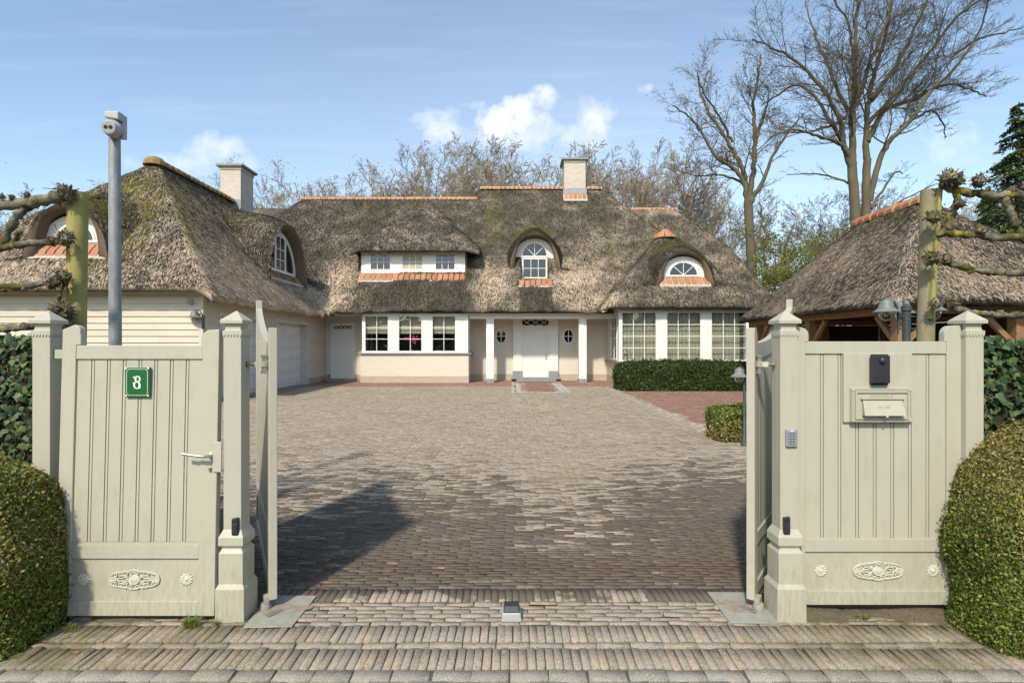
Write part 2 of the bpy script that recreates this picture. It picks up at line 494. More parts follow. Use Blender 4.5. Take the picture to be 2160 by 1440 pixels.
M['yew_leaf'] = leaf('yew_needle', [(0., (.016, .026, .006)), (.5, (.036, .060, .010)), (.9, (.065, .095, .015)), (1., (.10, .10, .02))], tr=.15)
M['ivy_leaf'] = leaf('ivy_leaf', [(0., (.022, .048, .018)), (.4, (.042, .085, .030)), (.75, (.08, .135, .050)), (1., (.17, .20, .06))], rough=.5, spec=.3, tr=.15)
M['ivy_twig'] = simple('ivy_stems', (.19, .115, .07), (.13, .08, .05), 30, .85, island=.4)
M['conifer'] = leaf('conifer_frond', [(0., (.035, .065, .02)), (.6, (.07, .12, .035)), (1., (.14, .19, .06))], rough=.6, tr=.15)
M['spring_leaf'] = leaf('young_spring_leaf', [(0., (.12, .135, .018)), (.5, (.19, .205, .03)), (1., (.28, .28, .06))], tr=.35)
M['bud'] = leaf('brown_buds', [(0., (.17, .10, .05)), (.5, (.27, .18, .085)), (1., (.36, .29, .12))], tr=.2)
M['pale_bud'] = leaf('pale_buds', [(0., (.25, .20, .10)), (.5, (.36, .30, .14)), (1., (.42, .38, .19))], tr=.3)
M['petal'] = simple('pink_petals', (.55, .03, .08), (.65, .06, .16), 10, .5)
M['stem'] = simple('plant_stem', (.05, .09, .02), None, 10, .6)
M['pot'] = simple('glazed_pot', (.25, .28, .30), None, 10, .3)
M['grass'] = leaf('grass_blade', [(0., (.10, .13, .02)), (.6, (.17, .20, .04)), (1., (.30, .27, .10))])

# ------------------------------------------------------------------ ground and paving (the setting)
def paving_mat(name, stops, stain=0., joint=False):
    t = NT(name)
    P = t.pos(); isl = t.island(); v = t.coords()
    c = t.ramp(isl, stops)
    grit = t.noise(190, 3, .8, v)
    c = t.mix(.75, c, t.ramp(grit, [(.34, (.06, .05, .05)), (.5, (.5, .5, .5)), (.66, (.95, .94, .91))]), 'OVERLAY')
    mot = t.noise(24, 5, .7, v)
    c = t.mix(t.ramp(mot, [(.50, 0.), (.72, .55)]), c, (.16, .125, .09))
    pale = t.ramp(t.noise(33, 4, .6, t.coords((1, 1, 1), (0, 0, .7))), [(.70, 0.), (.76, .7)])
    c = t.mix(pale, c, (.60, .57, .50))
    big = t.noise(.55, 5, .6, v)
    c = t.hsv(c, v=t.math('ADD', .80, t.math('MULTIPLY', big, .4)))
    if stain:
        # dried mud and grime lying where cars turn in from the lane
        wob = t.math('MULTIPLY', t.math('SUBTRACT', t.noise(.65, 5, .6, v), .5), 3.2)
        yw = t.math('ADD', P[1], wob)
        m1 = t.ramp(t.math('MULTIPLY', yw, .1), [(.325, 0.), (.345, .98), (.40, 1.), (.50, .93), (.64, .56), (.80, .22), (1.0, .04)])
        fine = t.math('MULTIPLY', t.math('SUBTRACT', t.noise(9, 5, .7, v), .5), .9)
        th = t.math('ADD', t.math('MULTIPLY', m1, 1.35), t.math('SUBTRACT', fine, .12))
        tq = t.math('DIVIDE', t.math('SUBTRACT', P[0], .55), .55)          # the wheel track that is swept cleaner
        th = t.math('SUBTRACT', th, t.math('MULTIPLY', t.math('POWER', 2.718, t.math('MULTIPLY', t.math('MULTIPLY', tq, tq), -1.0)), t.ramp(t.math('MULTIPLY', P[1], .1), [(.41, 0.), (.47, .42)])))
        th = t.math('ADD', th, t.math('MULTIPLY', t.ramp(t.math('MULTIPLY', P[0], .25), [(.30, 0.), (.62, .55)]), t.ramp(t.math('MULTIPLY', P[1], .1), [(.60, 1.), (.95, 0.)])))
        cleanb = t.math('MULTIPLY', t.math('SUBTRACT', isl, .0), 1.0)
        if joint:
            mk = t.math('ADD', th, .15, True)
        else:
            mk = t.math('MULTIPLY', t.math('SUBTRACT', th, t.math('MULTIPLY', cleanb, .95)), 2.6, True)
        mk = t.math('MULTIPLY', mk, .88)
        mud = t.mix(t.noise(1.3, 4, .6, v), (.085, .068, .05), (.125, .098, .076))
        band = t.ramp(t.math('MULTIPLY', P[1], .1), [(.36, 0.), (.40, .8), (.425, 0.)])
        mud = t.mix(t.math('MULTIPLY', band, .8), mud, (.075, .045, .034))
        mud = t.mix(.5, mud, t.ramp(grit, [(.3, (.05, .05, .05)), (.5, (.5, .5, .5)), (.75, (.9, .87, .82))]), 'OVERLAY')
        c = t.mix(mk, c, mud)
    if name.startswith('worn'):
        sx_ = t.ramp(t.math('MULTIPLY', t.math('ABSOLUTE', P[0]), .25), [(.26, 0.), (.48, 1.)])
        dn = t.ramp(t.noise(2.6, 7, .7, t.coords()), [(.40, 0.), (.62, 1.)])
        c = t.mix(t.math('MULTIPLY', t.math('MULTIPLY', sx_, dn), .75), c, t.mix(t.noise(6, 4, .6, v), (.075, .06, .035), (.13, .115, .035)))
    # green growth in patches
    mg = t.ramp(t.noise(.8, 6, .65, t.coords((1, 1, 1), (0, 0, 1.0))), [(.56, 0.), (.70, 1.)])
    c = t.mix(t.math('MULTIPLY', mg, .22 if not joint else .6), c, (.13, .125, .03))
    t.bump(grit, .35, .004)
    return t.fin(c, .85, 0, .25)
JST = [(0., (.085, .07, .052)), (1., (.11, .092, .07))]
M['joint'] = paving_mat('joint_sand', JST, 1., True)
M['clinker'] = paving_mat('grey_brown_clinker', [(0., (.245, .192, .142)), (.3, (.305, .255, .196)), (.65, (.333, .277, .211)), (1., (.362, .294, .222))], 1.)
M['front_clinker'] = paving_mat('worn_front_clinker', [(0., (.25, .205, .16)), (.2, (.29, .255, .205)), (.45, (.305, .265, .208)), (.7, (.32, .262, .20)), (1., (.35, .28, .212))])
M['kerb_tile'] = paving_mat('grey_concrete_tile', [(0., (.27, .245, .20)), (1., (.33, .30, .25))])
M['red_clinker'] = paving_mat('red_brown_clinker', [(0., (.215, .115, .085)), (.5, (.27, .155, .115)), (1., (.31, .19, .14))])
M['path_stone'] = paving_mat('pale_edge_stone', [(0., (.40, .36, .31)), (1., (.46, .42, .37))])
def soil_mat():
    t = NT('garden_soil'); v = t.coords()
    n = t.noise(.25, 6, .6, v); f = t.noise(60, 4, .7, v)
    c = t.mix(t.ramp(f, [(.3, 0.), (.7, 1.)]), (.075, .058, .042), (.16, .125, .092))
    c = t.mix(t.ramp(n, [(.45, 0.), (.6, .8)]), c, (.085, .10, .028))
    t.bump(f, .5, .01)
    return t.fin(c, .95, 0, .15)
M['soil'] = soil_mat()

def structure(o): o['kind'] = 'structure'; return o
g = MB(); g.box(-900, 900, -60, 1500, -.6, -.05)
structure(g.build('ground', M['soil']))

def bricks(name, x0, x1, y0, y1, L, W, mat, gap=.004, stand=False, stagger=.5, ch=.008, tilt=.0010, sides=False, seed=1, wander=.0, mask=None):
    """rows of bricks; L along x and W along y, or swapped when stand"""
    r = np.random.default_rng(seed)
    bl, bw = (W, L) if stand else (L, W)
    ny = max(1, int(round((y1 - y0) / bw))); nx = int((x1 - x0) / bl) + 2
    jj, ii = np.meshgrid(np.arange(ny), np.arange(nx), indexing='ij')
    jj = jj.ravel(); ii = ii.ravel(); n = len(ii)
    cx = x0 + (ii + ((jj * stagger) % 1.0) - .5) * bl + r.normal(0, gap * .35, n) + r.normal(0, .012, ny)[jj]
    cy = y0 + (jj + .5) * bw + r.normal(0, gap * .18, n)
    if wander: cy = cy + wander * np.sin(cx * .9 + jj * .05) + wander * .6 * np.sin(cx * 2.3 + 1.0)
    keep = (cx > x0 - bl * .5) & (cx < x1 + bl * .5)
    if mask is not None: keep &= mask(cx, cy)
    cx, cy = cx[keep], cy[keep]; n = len(cx)
    hx = (bl - gap) / 2 * (1 - r.uniform(0, .012, n)); hy = (bw - gap) / 2 * (1 - r.uniform(0, .025, n))
    sx = np.array([-1, 1, 1, -1.]); sy = np.array([-1, -1, 1, 1.])
    dz = r.normal(0, tilt, n); tx = r.normal(0, tilt, n) ; ty = r.normal(0, tilt, n)
    rot = r.normal(0, .006, n)
    rings = []
    ci = min(ch, .0020)
    for inset, z in ([(0, -.03)] if sides else []) + [(0, -ch), (ci, 0)]:
        lx = sx[None] * (hx[:, None] - inset); ly = sy[None] * (hy[:, None] - inset)
        X = cx[:, None] + lx - ly * rot[:, None]; Y = cy[:, None] + ly + lx * rot[:, None]
        Z = np.full_like(X, z) + dz[:, None] + tx[:, None] * sx + ty[:, None] * sy
        rings.append(np.stack([X, Y, Z], -1))
    V = np.concatenate(rings, 1); k = len(rings) * 4
    base = (np.arange(n) * k)[:, None]
    quads = []
    for q in range(len(rings) - 1):
        for j in range(4):
            quads.append(np.array([q * 4 + j, q * 4 + (j + 1) % 4, q * 4 + 4 + (j + 1) % 4, q * 4 + 4 + j]))
    m = (len(rings) - 1) * 4
    quads.append(np.array([m, m + 1, m + 2, m + 3]))
    Q = np.concatenate([base + q[None] for q in quads], 0)
    return structure(np_mesh(name, V.reshape(-1, 3), Q, mat))

bed = MB(); bed.box(-11.2, 13.0, .2, 27.0, -.045, -.0105)
structure(bed.build('paving_bed', M['joint']))
LB, WB = .178, .0468
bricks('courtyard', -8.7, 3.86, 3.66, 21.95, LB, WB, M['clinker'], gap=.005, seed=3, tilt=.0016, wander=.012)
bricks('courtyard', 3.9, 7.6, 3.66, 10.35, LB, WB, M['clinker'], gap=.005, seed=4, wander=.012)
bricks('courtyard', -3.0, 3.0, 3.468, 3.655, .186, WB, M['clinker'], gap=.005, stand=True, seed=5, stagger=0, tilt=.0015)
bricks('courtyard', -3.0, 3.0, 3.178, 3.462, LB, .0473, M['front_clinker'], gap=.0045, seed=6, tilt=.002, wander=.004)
bricks('pavement', -11.0, 11.0, 2.996, 3.172, .176, .0468, M['front_clinker'], gap=.0045, stand=True, stagger=0, seed=7, ch=.004, tilt=.0022, sides=True)
bricks('pavement', -11.0, 11.0, 2.938, 2.990, .185, .052, M['front_clinker'], gap=.0045, stagger=0, seed=8, ch=.004, tilt=.0018, sides=True)
bricks('pavement', -11.0, 11.0, 2.746, 2.932, .186, .0470, M['front_clinker'], gap=.0045, stand=True, stagger=0, seed=9, ch=.004, tilt=.0022, sides=True)
bricks('kerb', -11.0, 11.0, 2.540, 2.740, .198, .100, M['kerb_tile'], gap=.008, stagger=.5, seed=10, ch=.004, tilt=.0018, sides=True)
bricks('road', -11.0, 11.0, .3, 2.532, .198, .100, M['kerb_tile'], gap=.008, stagger=.5, seed=11, ch=.004, tilt=.0018, sides=True)
bricks('terrace', 3.98, 9.0, 10.5, 19.65, .19, .06, M['red_clinker'], gap=.006, seed=12)
bricks('terrace', 3.80, 3.95, 10.45, 19.7, .15, .20, M['path_stone'], gap=.008, seed=13, stagger=0)
bricks('terrace', -8.9, 4.6, 22.02, 26.2, .19, .06, M['red_clinker'], gap=.006, seed=14, mask=lambda x, y: (x < .28) | (x > 2.02))
bricks('terrace', -8.9, -8.2, 14.5, 22.0, .19, .06, M['red_clinker'], gap=.006, seed=15)
# entrance path: dark red mat of bricks between two courses of pale stones, running out from the steps
pm = MB(); pm.box(.10, 2.00, 19.2, 24.2, -.003, .004)
structure(pm.build('path', M['joint']))
def lift(o, z): o.location.z = z; return o
lift(bricks('path', .42, 1.66, 19.5, 24.15, .10, .12, M['red_clinker'], gap=.012, seed=16, stagger=.5, ch=.004), .014)
lift(bricks('path', .17, .40, 19.2, 24.15, .20, .22, M['path_stone'], gap=.008, seed=17, stagger=0), .012)
lift(bricks('path', 1.78, 2.0, 19.2, 24.15, .20, .22, M['path_stone'], gap=.008, seed=18, stagger=0), .012)
lift(bricks('path', .40, 1.80, 19.2, 19.45, .22, .22, M['path_stone'], gap=.008, seed=19, stagger=0), .012)

# planting strips under the hedges at both sides of the gate (bare soil and litter over the last bricks)
def soil_bank(x0, x1, y0, y1, seed):
    r = np.random.default_rng(seed); n = 60; m = 40
    xs = np.linspace(x0, x1, n); ys = np.linspace(y0, y1, m)
    X, Y = np.meshgrid(xs, ys)
    e = np.minimum(np.minimum(X - x0, x1 - X) / .25, np.minimum(Y - y0, y1 - Y) / .12)
    Z = -.02 + .045 * np.clip(e, 0, 1) + r.normal(0, .004, X.shape) + .012 * np.sin(X * 9 + Y * 5)
    V = np.stack([X, Y, Z], -1).reshape(-1, 3)
    i, j = np.meshgrid(np.arange(n - 1), np.arange(m - 1)); a = (j * n + i).ravel()
    return structure(np_mesh('soil', V, np.stack([a, a + 1, a + n + 1, a + n], 1), M['soil'], smooth=True))
soil_bank(-2.95, -1.55, 3.175, 3.75, 1)
soil_bank(1.55, 2.95, 3.175, 3.75, 2)
soil_bank(-9, -2.5, 2.78, 5.5, 3)
soil_bank(2.5, 9, 2.82, 5.5, 4)

# ------------------------------------------------------------------ gate
GY = 3.29
def gate_post(x, label):
    t = thing('gate_post', (x, GY, 0), label, 'gate post', 'gate posts')
    m = MB()
    s2 = math.sqrt(2)
    prof = [(.087, -.1), (.087, .195), (.073, .222), (.073, .405), (.060, .428), (.060, .437), (.075, .452), (.075, .500), (.056, .540),
            (.0535, .545), (.0535, 1.742), (.047, 1.752), (.0455, 1.775), (.052, 1.785), (.068, 1.787), (.068, 1.808), (.002, 1.868)]
    m.lathe([(r * s2, h) for r, h in prof], 4, (x, GY, 0), 'z', math.pi / 4)
    m.build('shaft', M['gate'], t, bevel=.003)
    b = MB()      # zigzag band under the cap, on all four sides
    h = .0535; n = 6
    for a in range(4):
        R = Matrix.Rotation(a * math.pi / 2, 3, 'Z')
        top, bot = [], []
        for i in range(2 * n + 1):
            xx = -h - .004 + (2 * h + .008) * i / (2 * n)
            top.append((xx, 1.744)); bot.append((xx, 1.722 - (.017 if i % 2 else 0)))
        mm = MB(); mm.strip(top, bot, -h - .0045, -h + .002)
        b.add([tuple(R @ Vector(v) + Vector((x, GY, 0))) for v in mm.v], mm.f)
    b.build('zigzag_band', M['gate'], t)
    return t
gate_post(-2.845, 'pale green-grey square gate post left of the pedestrian gate, beside the ivy')
gate_post(-1.690, 'green-grey gate post with stepped plinth between the numbered gate and the open drive')
gate_post(1.675, 'green-grey gate post with stepped plinth carrying the keypad, right of the drive')
gate_post(2.797, 'pale green-grey square gate post right of the letterbox panel, beside the ivy')

def arc(cx, cz, r, a0, a1, n=8):
    return [(cx + r * math.cos(math.radians(a0 + (a1 - a0) * i / n)), cz + r * math.sin(math.radians(a0 + (a1 - a0) * i / n))) for i in range(n + 1)]

def rosette(parent, x, y, z, local=True):
    m = MB()
    m.lathe([(.012, 0), (.016, .006), (.012, .009), (.010, .008), (.006, .013), (.001, .014)], 16, (x, y, z), 'y')
    m.lathe([(.024, 0), (.024, .005), (.020, .008), (.017, .006)], 20, (x, y, z), 'y')
    for k in range(12):
        a = 2 * math.pi * k / 12; ca, sa = math.cos(a), math.sin(a)
        pts = [(.016, 0, .003), (.028, .0085, .004), (.043, 0, .002), (.028, -.0085, .004), (.028, 0, .009)]
        vs = [(x + px * ca - py * sa, y - pz, z + px * sa + py * ca) for px, py, pz in pts]
        m.add(vs, [(0, 3, 4), (3, 2, 4), (2, 1, 4), (1, 0, 4)])
        a2 = a + math.pi / 12; ca, sa = math.cos(a2), math.sin(a2)
        pts = [(.016, 0, .002), (.026, .006, .003), (.036, 0, .001), (.026, -.006, .003), (.026, 0, .006)]
        vs = [(x + px * ca - py * sa, y - pz, z + px * sa + py * ca) for px, py, pz in pts]
        m.add(vs, [(0, 3, 4), (3, 2, 4), (2, 1, 4), (1, 0, 4)])
    return m.build('rosette', M['ornament'], parent, smooth=True, local=local)

def cartouche(parent, x, y, z, s=1.0, local=True):
    m = MB()
    m.lathe([(.038, .002), (.038, .009), (.034, .012), (.030, .009), (.02, .012), (.001, .013)], 24, (0, 0, 0), 'y')
    m.v = [(v[0], v[1], v[2] * .78) for v in m.v]
    def sp(cx, cz, r, a0, turns, sgn=1, rad=.0042):
        pts = []
        n = 16
        for i in range(n + 1):
            f = i / n; a = math.radians(a0) + sgn * f * turns * 2 * math.pi; rr = r * (1 - .75 * f)
            pts.append((cx + rr * math.cos(a), -.006, cz + rr * math.sin(a)))
        m.tube(pts, [rad * (1 - .3 * i / n) for i in range(n + 1)], 5)
    def cv(pts, rad=.0042):
        m.tube([(a, -.006, b) for a, b in pts], rad, 5)
    for sx in (-1, 1):
        for sz in (-1, 1):
            sp(sx * .018, sz * .042, .014, 90 if sz > 0 else -90, 1.2, -sx * sz)
            sp(sx * .048, sz * .036, .016, 90 * sz, 1.2, -sx * sz)
            sp(sx * .078, sz * .032, .014, 90 * sz, 1.2, -sx * sz)
            sp(sx * .108, sz * .026, .013, 90 * sz, 1.1, -sx * sz)
            sp(sx * .134, sz * .014, .013, 60 * sz, 1.1, -sx * sz)
            cv([(sx * .036, sz * .004), (sx * .06, sz * .024), (sx * .085, sz * .022), (sx * .10, 0), (sx * .118, -sz * .014), (sx * .145, -sz * .012)])
            cv([(sx * .036, sz * .022), (sx * .07, sz * .008), (sx * .1, sz * .004), (sx * .15, sz * .003)], .0036)
            cv([(0, sz * .056), (sx * .02, sz * .054), (sx * .035, sz * .047), (sx * .065, sz * .047), (sx * .09, sz * .042), (sx * .12, sz * .037), (sx * .145, sz * .022), (sx * .152, 0)], .0046)
        sp(sx * .006, .048, .010, 200, 1.0, sx)
    m.v = [(x + v[0] * s, y + v[1] * s, z + v[2] * s) for v in m.v]
    return m.build('scroll_ornament', M['ornament'], parent, smooth=True, local=local)

def board_panel(m, x0, x1, z0, z1, n, yf, yb, g=.0045):
    """vertical boards with a double bead between each pair"""
    w = (x1 - x0) / n
    m.box(x0, x1, yf + .012, yb, z0, z1)
    for i in range(n):
        a = x0 + i * w + (.011 if i else 0); b = x0 + (i + 1) * w - (.011 if i < n - 1 else 0)
        m.box(a, b, yf, yf + .0118, z0, z1)
        if i < n - 1:
            c = x0 + (i + 1) * w
            m.box(c - .011 + g, c + .011 - g, yf + .001, yf + .0118, z0, z1)

# pedestrian gate (sagging: its foot stands a little further back than its head)
pg = thing('pedestrian_gate', (-2.729, 3.252, 1.74), 'pale green-grey boarded pedestrian gate with house number and lever handle', 'gate')
pg.rotation_euler = (math.radians(-1.9), 0, 0)
W = .952; H0 = -1.70; TOP = -.085
st = MB()
st.prism([(0, H0), (.085, H0), (.085, TOP + .002), (.113, TOP + .002), (.113, TOP + .05), (.108, TOP + .078)] + arc(.07, .0, .04, 0, 90, 6)[1:] + [(0, .012)], 0, .045)
st.build('stile', M['gate'], pg, bevel=.004, local=True)
st = MB()
st.prism([(W - .10, H0), (W, H0), (W, .012), (W - .075, .008)] + arc(W - .06, -.045, .05, 100, 180, 6)[1:] + [(W - .11, TOP + .002), (W - .10, TOP + .002)], 0, .045)
st.build('stile', M['gate'], pg, bevel=.004, local=True)
r = MB(); r.box(.0853, W - .1003, .003, .042, TOP - .083, TOP)
r.build('top_rail', M['gate'], pg, bevel=.003, local=True)
r = MB(); r.box(.0853, W - .1003, .003, .042, -1.363, -1.278); r.prism([(.0853, -1.278), (W - .1003, -1.278), (W - .1003, -1.268), (.0853, -1.268)], .012, .03)
r.build('middle_rail', M['gate'], pg, bevel=.003, local=True)
r = MB(); r.box(.0853, W - .1003, .003, .042, H0, H0 + .086)
r.build('bottom_rail', M['gate'], pg, bevel=.003, local=True)
b = MB(); board_panel(b, .0856, W - .1006, -1.2655, TOP - .0833, 8, .013, .036)
b.build('board_panel', M['gate'], pg, bevel=.0012, local=True)
b = MB(); b.box(.0856, W - .1006, .016, .036, H0 + .0863, -1.3633)
b.build('kick_panel', M['gate'], pg, local=True)
ym = .016; zm = (H0 + .086 - 1.363) / 2
rosette(pg, .155, ym, zm); rosette(pg, .775, ym, zm); cartouche(pg, .462, ym, zm)
hd = MB()
hz = PZ(957, 3.25) - 1.74; hx = PX(449, 3.25) + 2.729
hd.tube([(hx, -.0, hz - .004), (hx, -.040, hz - .004), (hx - .012, -.052, hz - .003), (hx - .05, -.052, hz), (hx - .14, -.052, hz + .013)], [.011, .010, .010, .0095, .009], 10)
hd.lathe([(.016, 0), (.016, .006), (.012, .008)], 14, (hx, 0, hz - .004), 'y')
hd.build('lever_handle', M['steel'], pg, smooth=True, local=True)
k = MB(); kz = PZ(986, 3.26) - 1.74
k.lathe([(.0085, 0), (.0085, .012), (.006, .014)], 12, (hx, 0, kz + .006), 'y'); k.box(hx - .004, hx + .004, -.011, -.001, kz - .014, kz)
k.build('lock_cylinder', M['steel'], pg, local=True)
lk = MB(); lk.box(W - .022, W + .030, -.008, .004, PZ(993, 3.25) - 1.74, PZ(930, 3.25) - 1.74)
lk.build('strike_plate', M['gate'], pg, bevel=.003, local=True)
hg = MB(); hg.box(-.055, .012, .012, .032, PZ(756, 3.27) - 1.74, PZ(737, 3.27) - 1.74)
hg.build('hinge', M['gate'], pg, bevel=.002, local=True)

# house number plate on the gate
nx0, nx1 = PX(267, 3.25), PX(319, 3.25); nz0, nz1 = PZ(837, 3.25), PZ(774, 3.25)
ncx, ncz = (nx0 + nx1) / 2, (nz0 + nz1) / 2; ny = 3.239
sg = thing('house_number_sign', (ncx, ny, ncz), 'green enamel house number plate with white 8 on the gate', 'sign')
hw, hh = (nx1 - nx0) / 2, (nz1 - nz0) / 2
p = MB(); p.prism([(-hw, -hh), (hw, -hh), (hw, hh), (-hw, hh)], -.004, .012)
p.build('plate', M['sign_green'], sg, bevel=.003, local=True)
def ring_band(m, pts, w, y0, y1):
    n = len(pts); cen = [sum(q[0] for q in pts) / n, sum(q[1] for q in pts) / n]
    for i in range(n):
        a, b = Vector(pts[i]), Vector(pts[(i + 1) % n]); d = (b - a).normalized() * (w * .5); nn = Vector((-d.y, d.x))
        a2, b2 = a - d, b + d
        m.prism([tuple(a2 - nn), tuple(b2 - nn), tuple(b2 + nn), tuple(a2 + nn)], y0 - i * .00004, y1)
bd = MB(); bw_, bh_ = hw - .012, hh - .012; c_ = .012
ring_band(bd, [(-bw_ + c_, -bh_), (bw_ - c_, -bh_), (bw_, -bh_ + c_), (bw_, bh_ - c_), (bw_ - c_, bh_), (-bw_ + c_, bh_), (-bw_, bh_ - c_), (-bw_, -bh_ + c_)], .0022, -.0052, -.0035)
bd.box(-hw, hw, -.0046, -.003, hh - .0022, hh - .0002)
bd.build('border_line', M['sign_white'], sg, local=True)
for sx in (-1, 1):
    for sz in (-1, 1):
        s = MB(); s.lathe([(.006, 0), (.006, .003), (.003, .006), (.0005, .0065)], 12, (sx * (hw - .0085), -.0035, sz * (hh - .0085)), 'y')
        s.build('screw', M['sign_white'], sg, smooth=True, local=True)
e8 = MB()
def fat_ring(m, cx, cz, ro, rz, ti, tz, skew, y0, y1, n=28):
    o_, i_ = [], []
    for i in range(n + 1):
        a = 2 * math.pi * i / n
        o_.append((cx + ro * math.cos(a), cz + rz * math.sin(a)))
        i_.append((cx + skew + (ro - ti) * math.cos(a + .5), cz + (rz - tz) * math.sin(a + .5)))
    for i in range(n):
        m.prism([i_[i], i_[i + 1], o_[i + 1], o_[i]][::-1], y0, y1)
fat_ring(e8, .003, .019, .0185, .0195, .0105, .0045, .001, -.0058, -.0035)
fat_ring(e8, .000, -.018, .0225, .0225, .0115, .0048, -.001, -.0061, -.0035)
e8.prism([(-.019, .024), (-.027, .033), (-.012, .036)], -.0056, -.0035); e8.prism([(-.019, -.006), (-.029, -.009), (-.016, .004)], -.0055, -.0035)
e8.prism([(.014, -.032), (.02, -.041), (.021, -.024)], -.0054, -.0035)
e8.build('numeral', M['sign_white'], sg, local=True)

# fixed panel with the letterbox
FPY = 3.272
fx0, fx1 = 1.740, 2.745
fp = thing('fixed_gate', (fx0, FPY, 0), 'fixed green-grey boarded gate holding the letterbox and doorbell', 'gate')
fz0, fzt = .07, PZ(720, FPY); ftop = PZ(690, FPY)
x_ = fx0
st = MB()
pA = PX(1706, FPY)
st.prism([(fx0, fz0), (pA - .02, fz0), (pA - .02, fzt - .002), (pA, fzt - .002), (pA, fzt + .035)] + arc(pA - .045, fzt + .04, .045, 0, 80, 6) + [(fx0, ftop + .006)], FPY, FPY + .045)
st.build('stile', M['gate'], fp, bevel=.004)
pB = PX(1992, FPY)
st = MB()
st.prism([(pB + .016, fz0), (fx1, fz0), (fx1, ftop + .012)] + arc(pB + .052, fzt + .045, .052, 90, 180, 6) + [(pB, fzt - .002), (pB + .016, fzt - .002)], FPY, FPY + .045)
st.build('stile', M['gate'], fp, bevel=.004)
ia, ib = pA - .0197, pB + .0157
zt2 = PZ(746, FPY); zm1, zm0 = PZ(1136, FPY), PZ(1164, FPY); zb1 = PZ(1246, FPY)
for nm, z0, z1 in (('top_rail', zt2, fzt), ('middle_rail', zm0, zm1), ('bottom_rail', fz0, zb1)):
    r = MB(); r.box(ia, ib, FPY + .003, FPY + .042, z0, z1); r.build(nm, M['gate'], fp, bevel=.003)
b = MB(); board_panel(b, ia, ib, zm1 + .0003, zt2 - .0003, 8, FPY + .013, FPY + .036)
b.build('board_panel', M['gate'], fp, bevel=.0012)
b = MB(); b.box(ia, ib, FPY + .016, FPY + .036, zb1 + .0003, zm0 - .0003); b.build('kick_panel', M['gate'], fp)
zm = (zb1 + zm0) / 2
rosette(fp, PX(1734, FPY), FPY + .016, zm, False); rosette(fp, PX(1972, FPY), FPY + .016, zm, False); cartouche(fp, PX(1855, FPY), FPY + .016, zm, 1.0, False)
b = MB(); b.box(PX(1779, FPY), PX(1923, FPY), FPY - .004, FPY + .0128, PZ(890, FPY), PZ(745, FPY))
b.build('mounting_board', M['gate'], fp, bevel=.002)

# letterbox
LY = FPY - .0042
lx0, lx1, lz0, lz1 = PX(1792, LY), PX(1917, LY), PZ(889, LY), PZ(818, LY)
lb = thing('letterbox', (lx0, LY, lz0), 'ornate cast letterbox front lettered BRIEVENBUS, painted like the gate', 'letterbox')
lw, lh = lx1 - lx0, lz1 - lz0
m = MB(); m.box(lx0, lx1, LY - .022, LY, lz0, lz1)
m.build('body', M['gate'], lb, bevel=.003)
fr = MB(); y_ = LY - .022
def frame_rect(mm, a, b, c, d, w, y0, y1):
    mm.box(a, b, y0, y1, c, c + w); mm.box(a, b, y0, y1, d - w, d); mm.box(a, a + w, y0, y1, c + w, d - w); mm.box(b - w, b, y0, y1, c + w, d - w)
frame_rect(fr, lx0 + .002, lx1 - .002, lz0 + .002, lz1 - .002, .0035, y_ - .004, y_ + .001)
frame_rect(fr, lx0 + .019, lx1 - .019, lz0 + .019, lz1 - .019, .008, y_ - .009, y_ + .001)
n = 26
for i in range(n):
    xx = lx0 + .013 + (lw - .026) * i / (n - 1)
    for zz in (lz0 + .0115, lz1 - .0115): fr.lathe([(.0048, 0), (.0042, .003), (.001, .0045)], 6, (xx, y_, zz), 'y')
for i in range(12):
    zz = lz0 + .022 + (lh - .044) * i / 11
    for xx in (lx0 + .0115, lx1 - .0115): fr.lathe([(.0052, 0), (.0045, .003), (.001, .0045)], 6, (xx, y_, zz), 'y')
for xx in (lx0 + .0105, lx1 - .0105):
    for zz in (lz0 + .0105, lz1 - .0105): fr.lathe([(.009, 0), (.009, .004), (.005, .007), (.001, .0075)], 8, (xx, y_, zz), 'y')
fr.build('frame', M['gate'], lb)
tv, tf = text_mesh('BRIEVENBUS', .0235, .0016)
tx = MB(); cx_ = (lx0 + lx1) / 2
tx.add([(v[0] * 1.08 + cx_, v[1] + y_ - .001, v[2] + lz1 - .0485) for v in tv], tf)
tx.build('lettering', M['gate'], lb)
fl = MB(); fz1 = lz1 - .066; fzb = lz0 + .043
fl.box(cx_ - .129, cx_ + .129, y_ - .016, y_, fz1, fz1 + .009)
fl.add([(cx_ - .118, y_ - .006, fz1), (cx_ + .118, y_ - .006, fz1), (cx_ + .124, y_ - .036, fzb), (cx_ - .124, y_ - .036, fzb),
        (cx_ - .118, y_ - .001, fz1), (cx_ + .118, y_ - .001, fz1), (cx_ + .118, y_ - .001, fzb), (cx_ - .118, y_ - .001, fzb)],
       [(0, 3, 2, 1), (0, 4, 7, 3), (1, 2, 6, 5), (3, 7, 6, 2), (0, 1, 5, 4)])
fp_ = fl.build('flap', M['gate'], lb)
kn = MB(); kn.lathe([(.004, 0), (.006, .006), (.008, .010), (.004, .014)], 10, (cx_ + .006, y_ - .032, fzb - .006), 'y')
kn.build('knob', M['gate'], fp_, smooth=True)
tv, tf = text_mesh('INWURP', .020, .0012)
lt = MB(); slope = .030 / (fz1 - fzb)
def onflap(v):
    zz = v[2] + (fz1 + fzb) / 2 + .002
    return (v[0] + cx_, y_ - .006 - (fz1 - zz) * slope + v[1] - .001, zz)
lt.add([onflap(v) for v in tv], tf); lt.build('lettering', M['gate'], fp_)

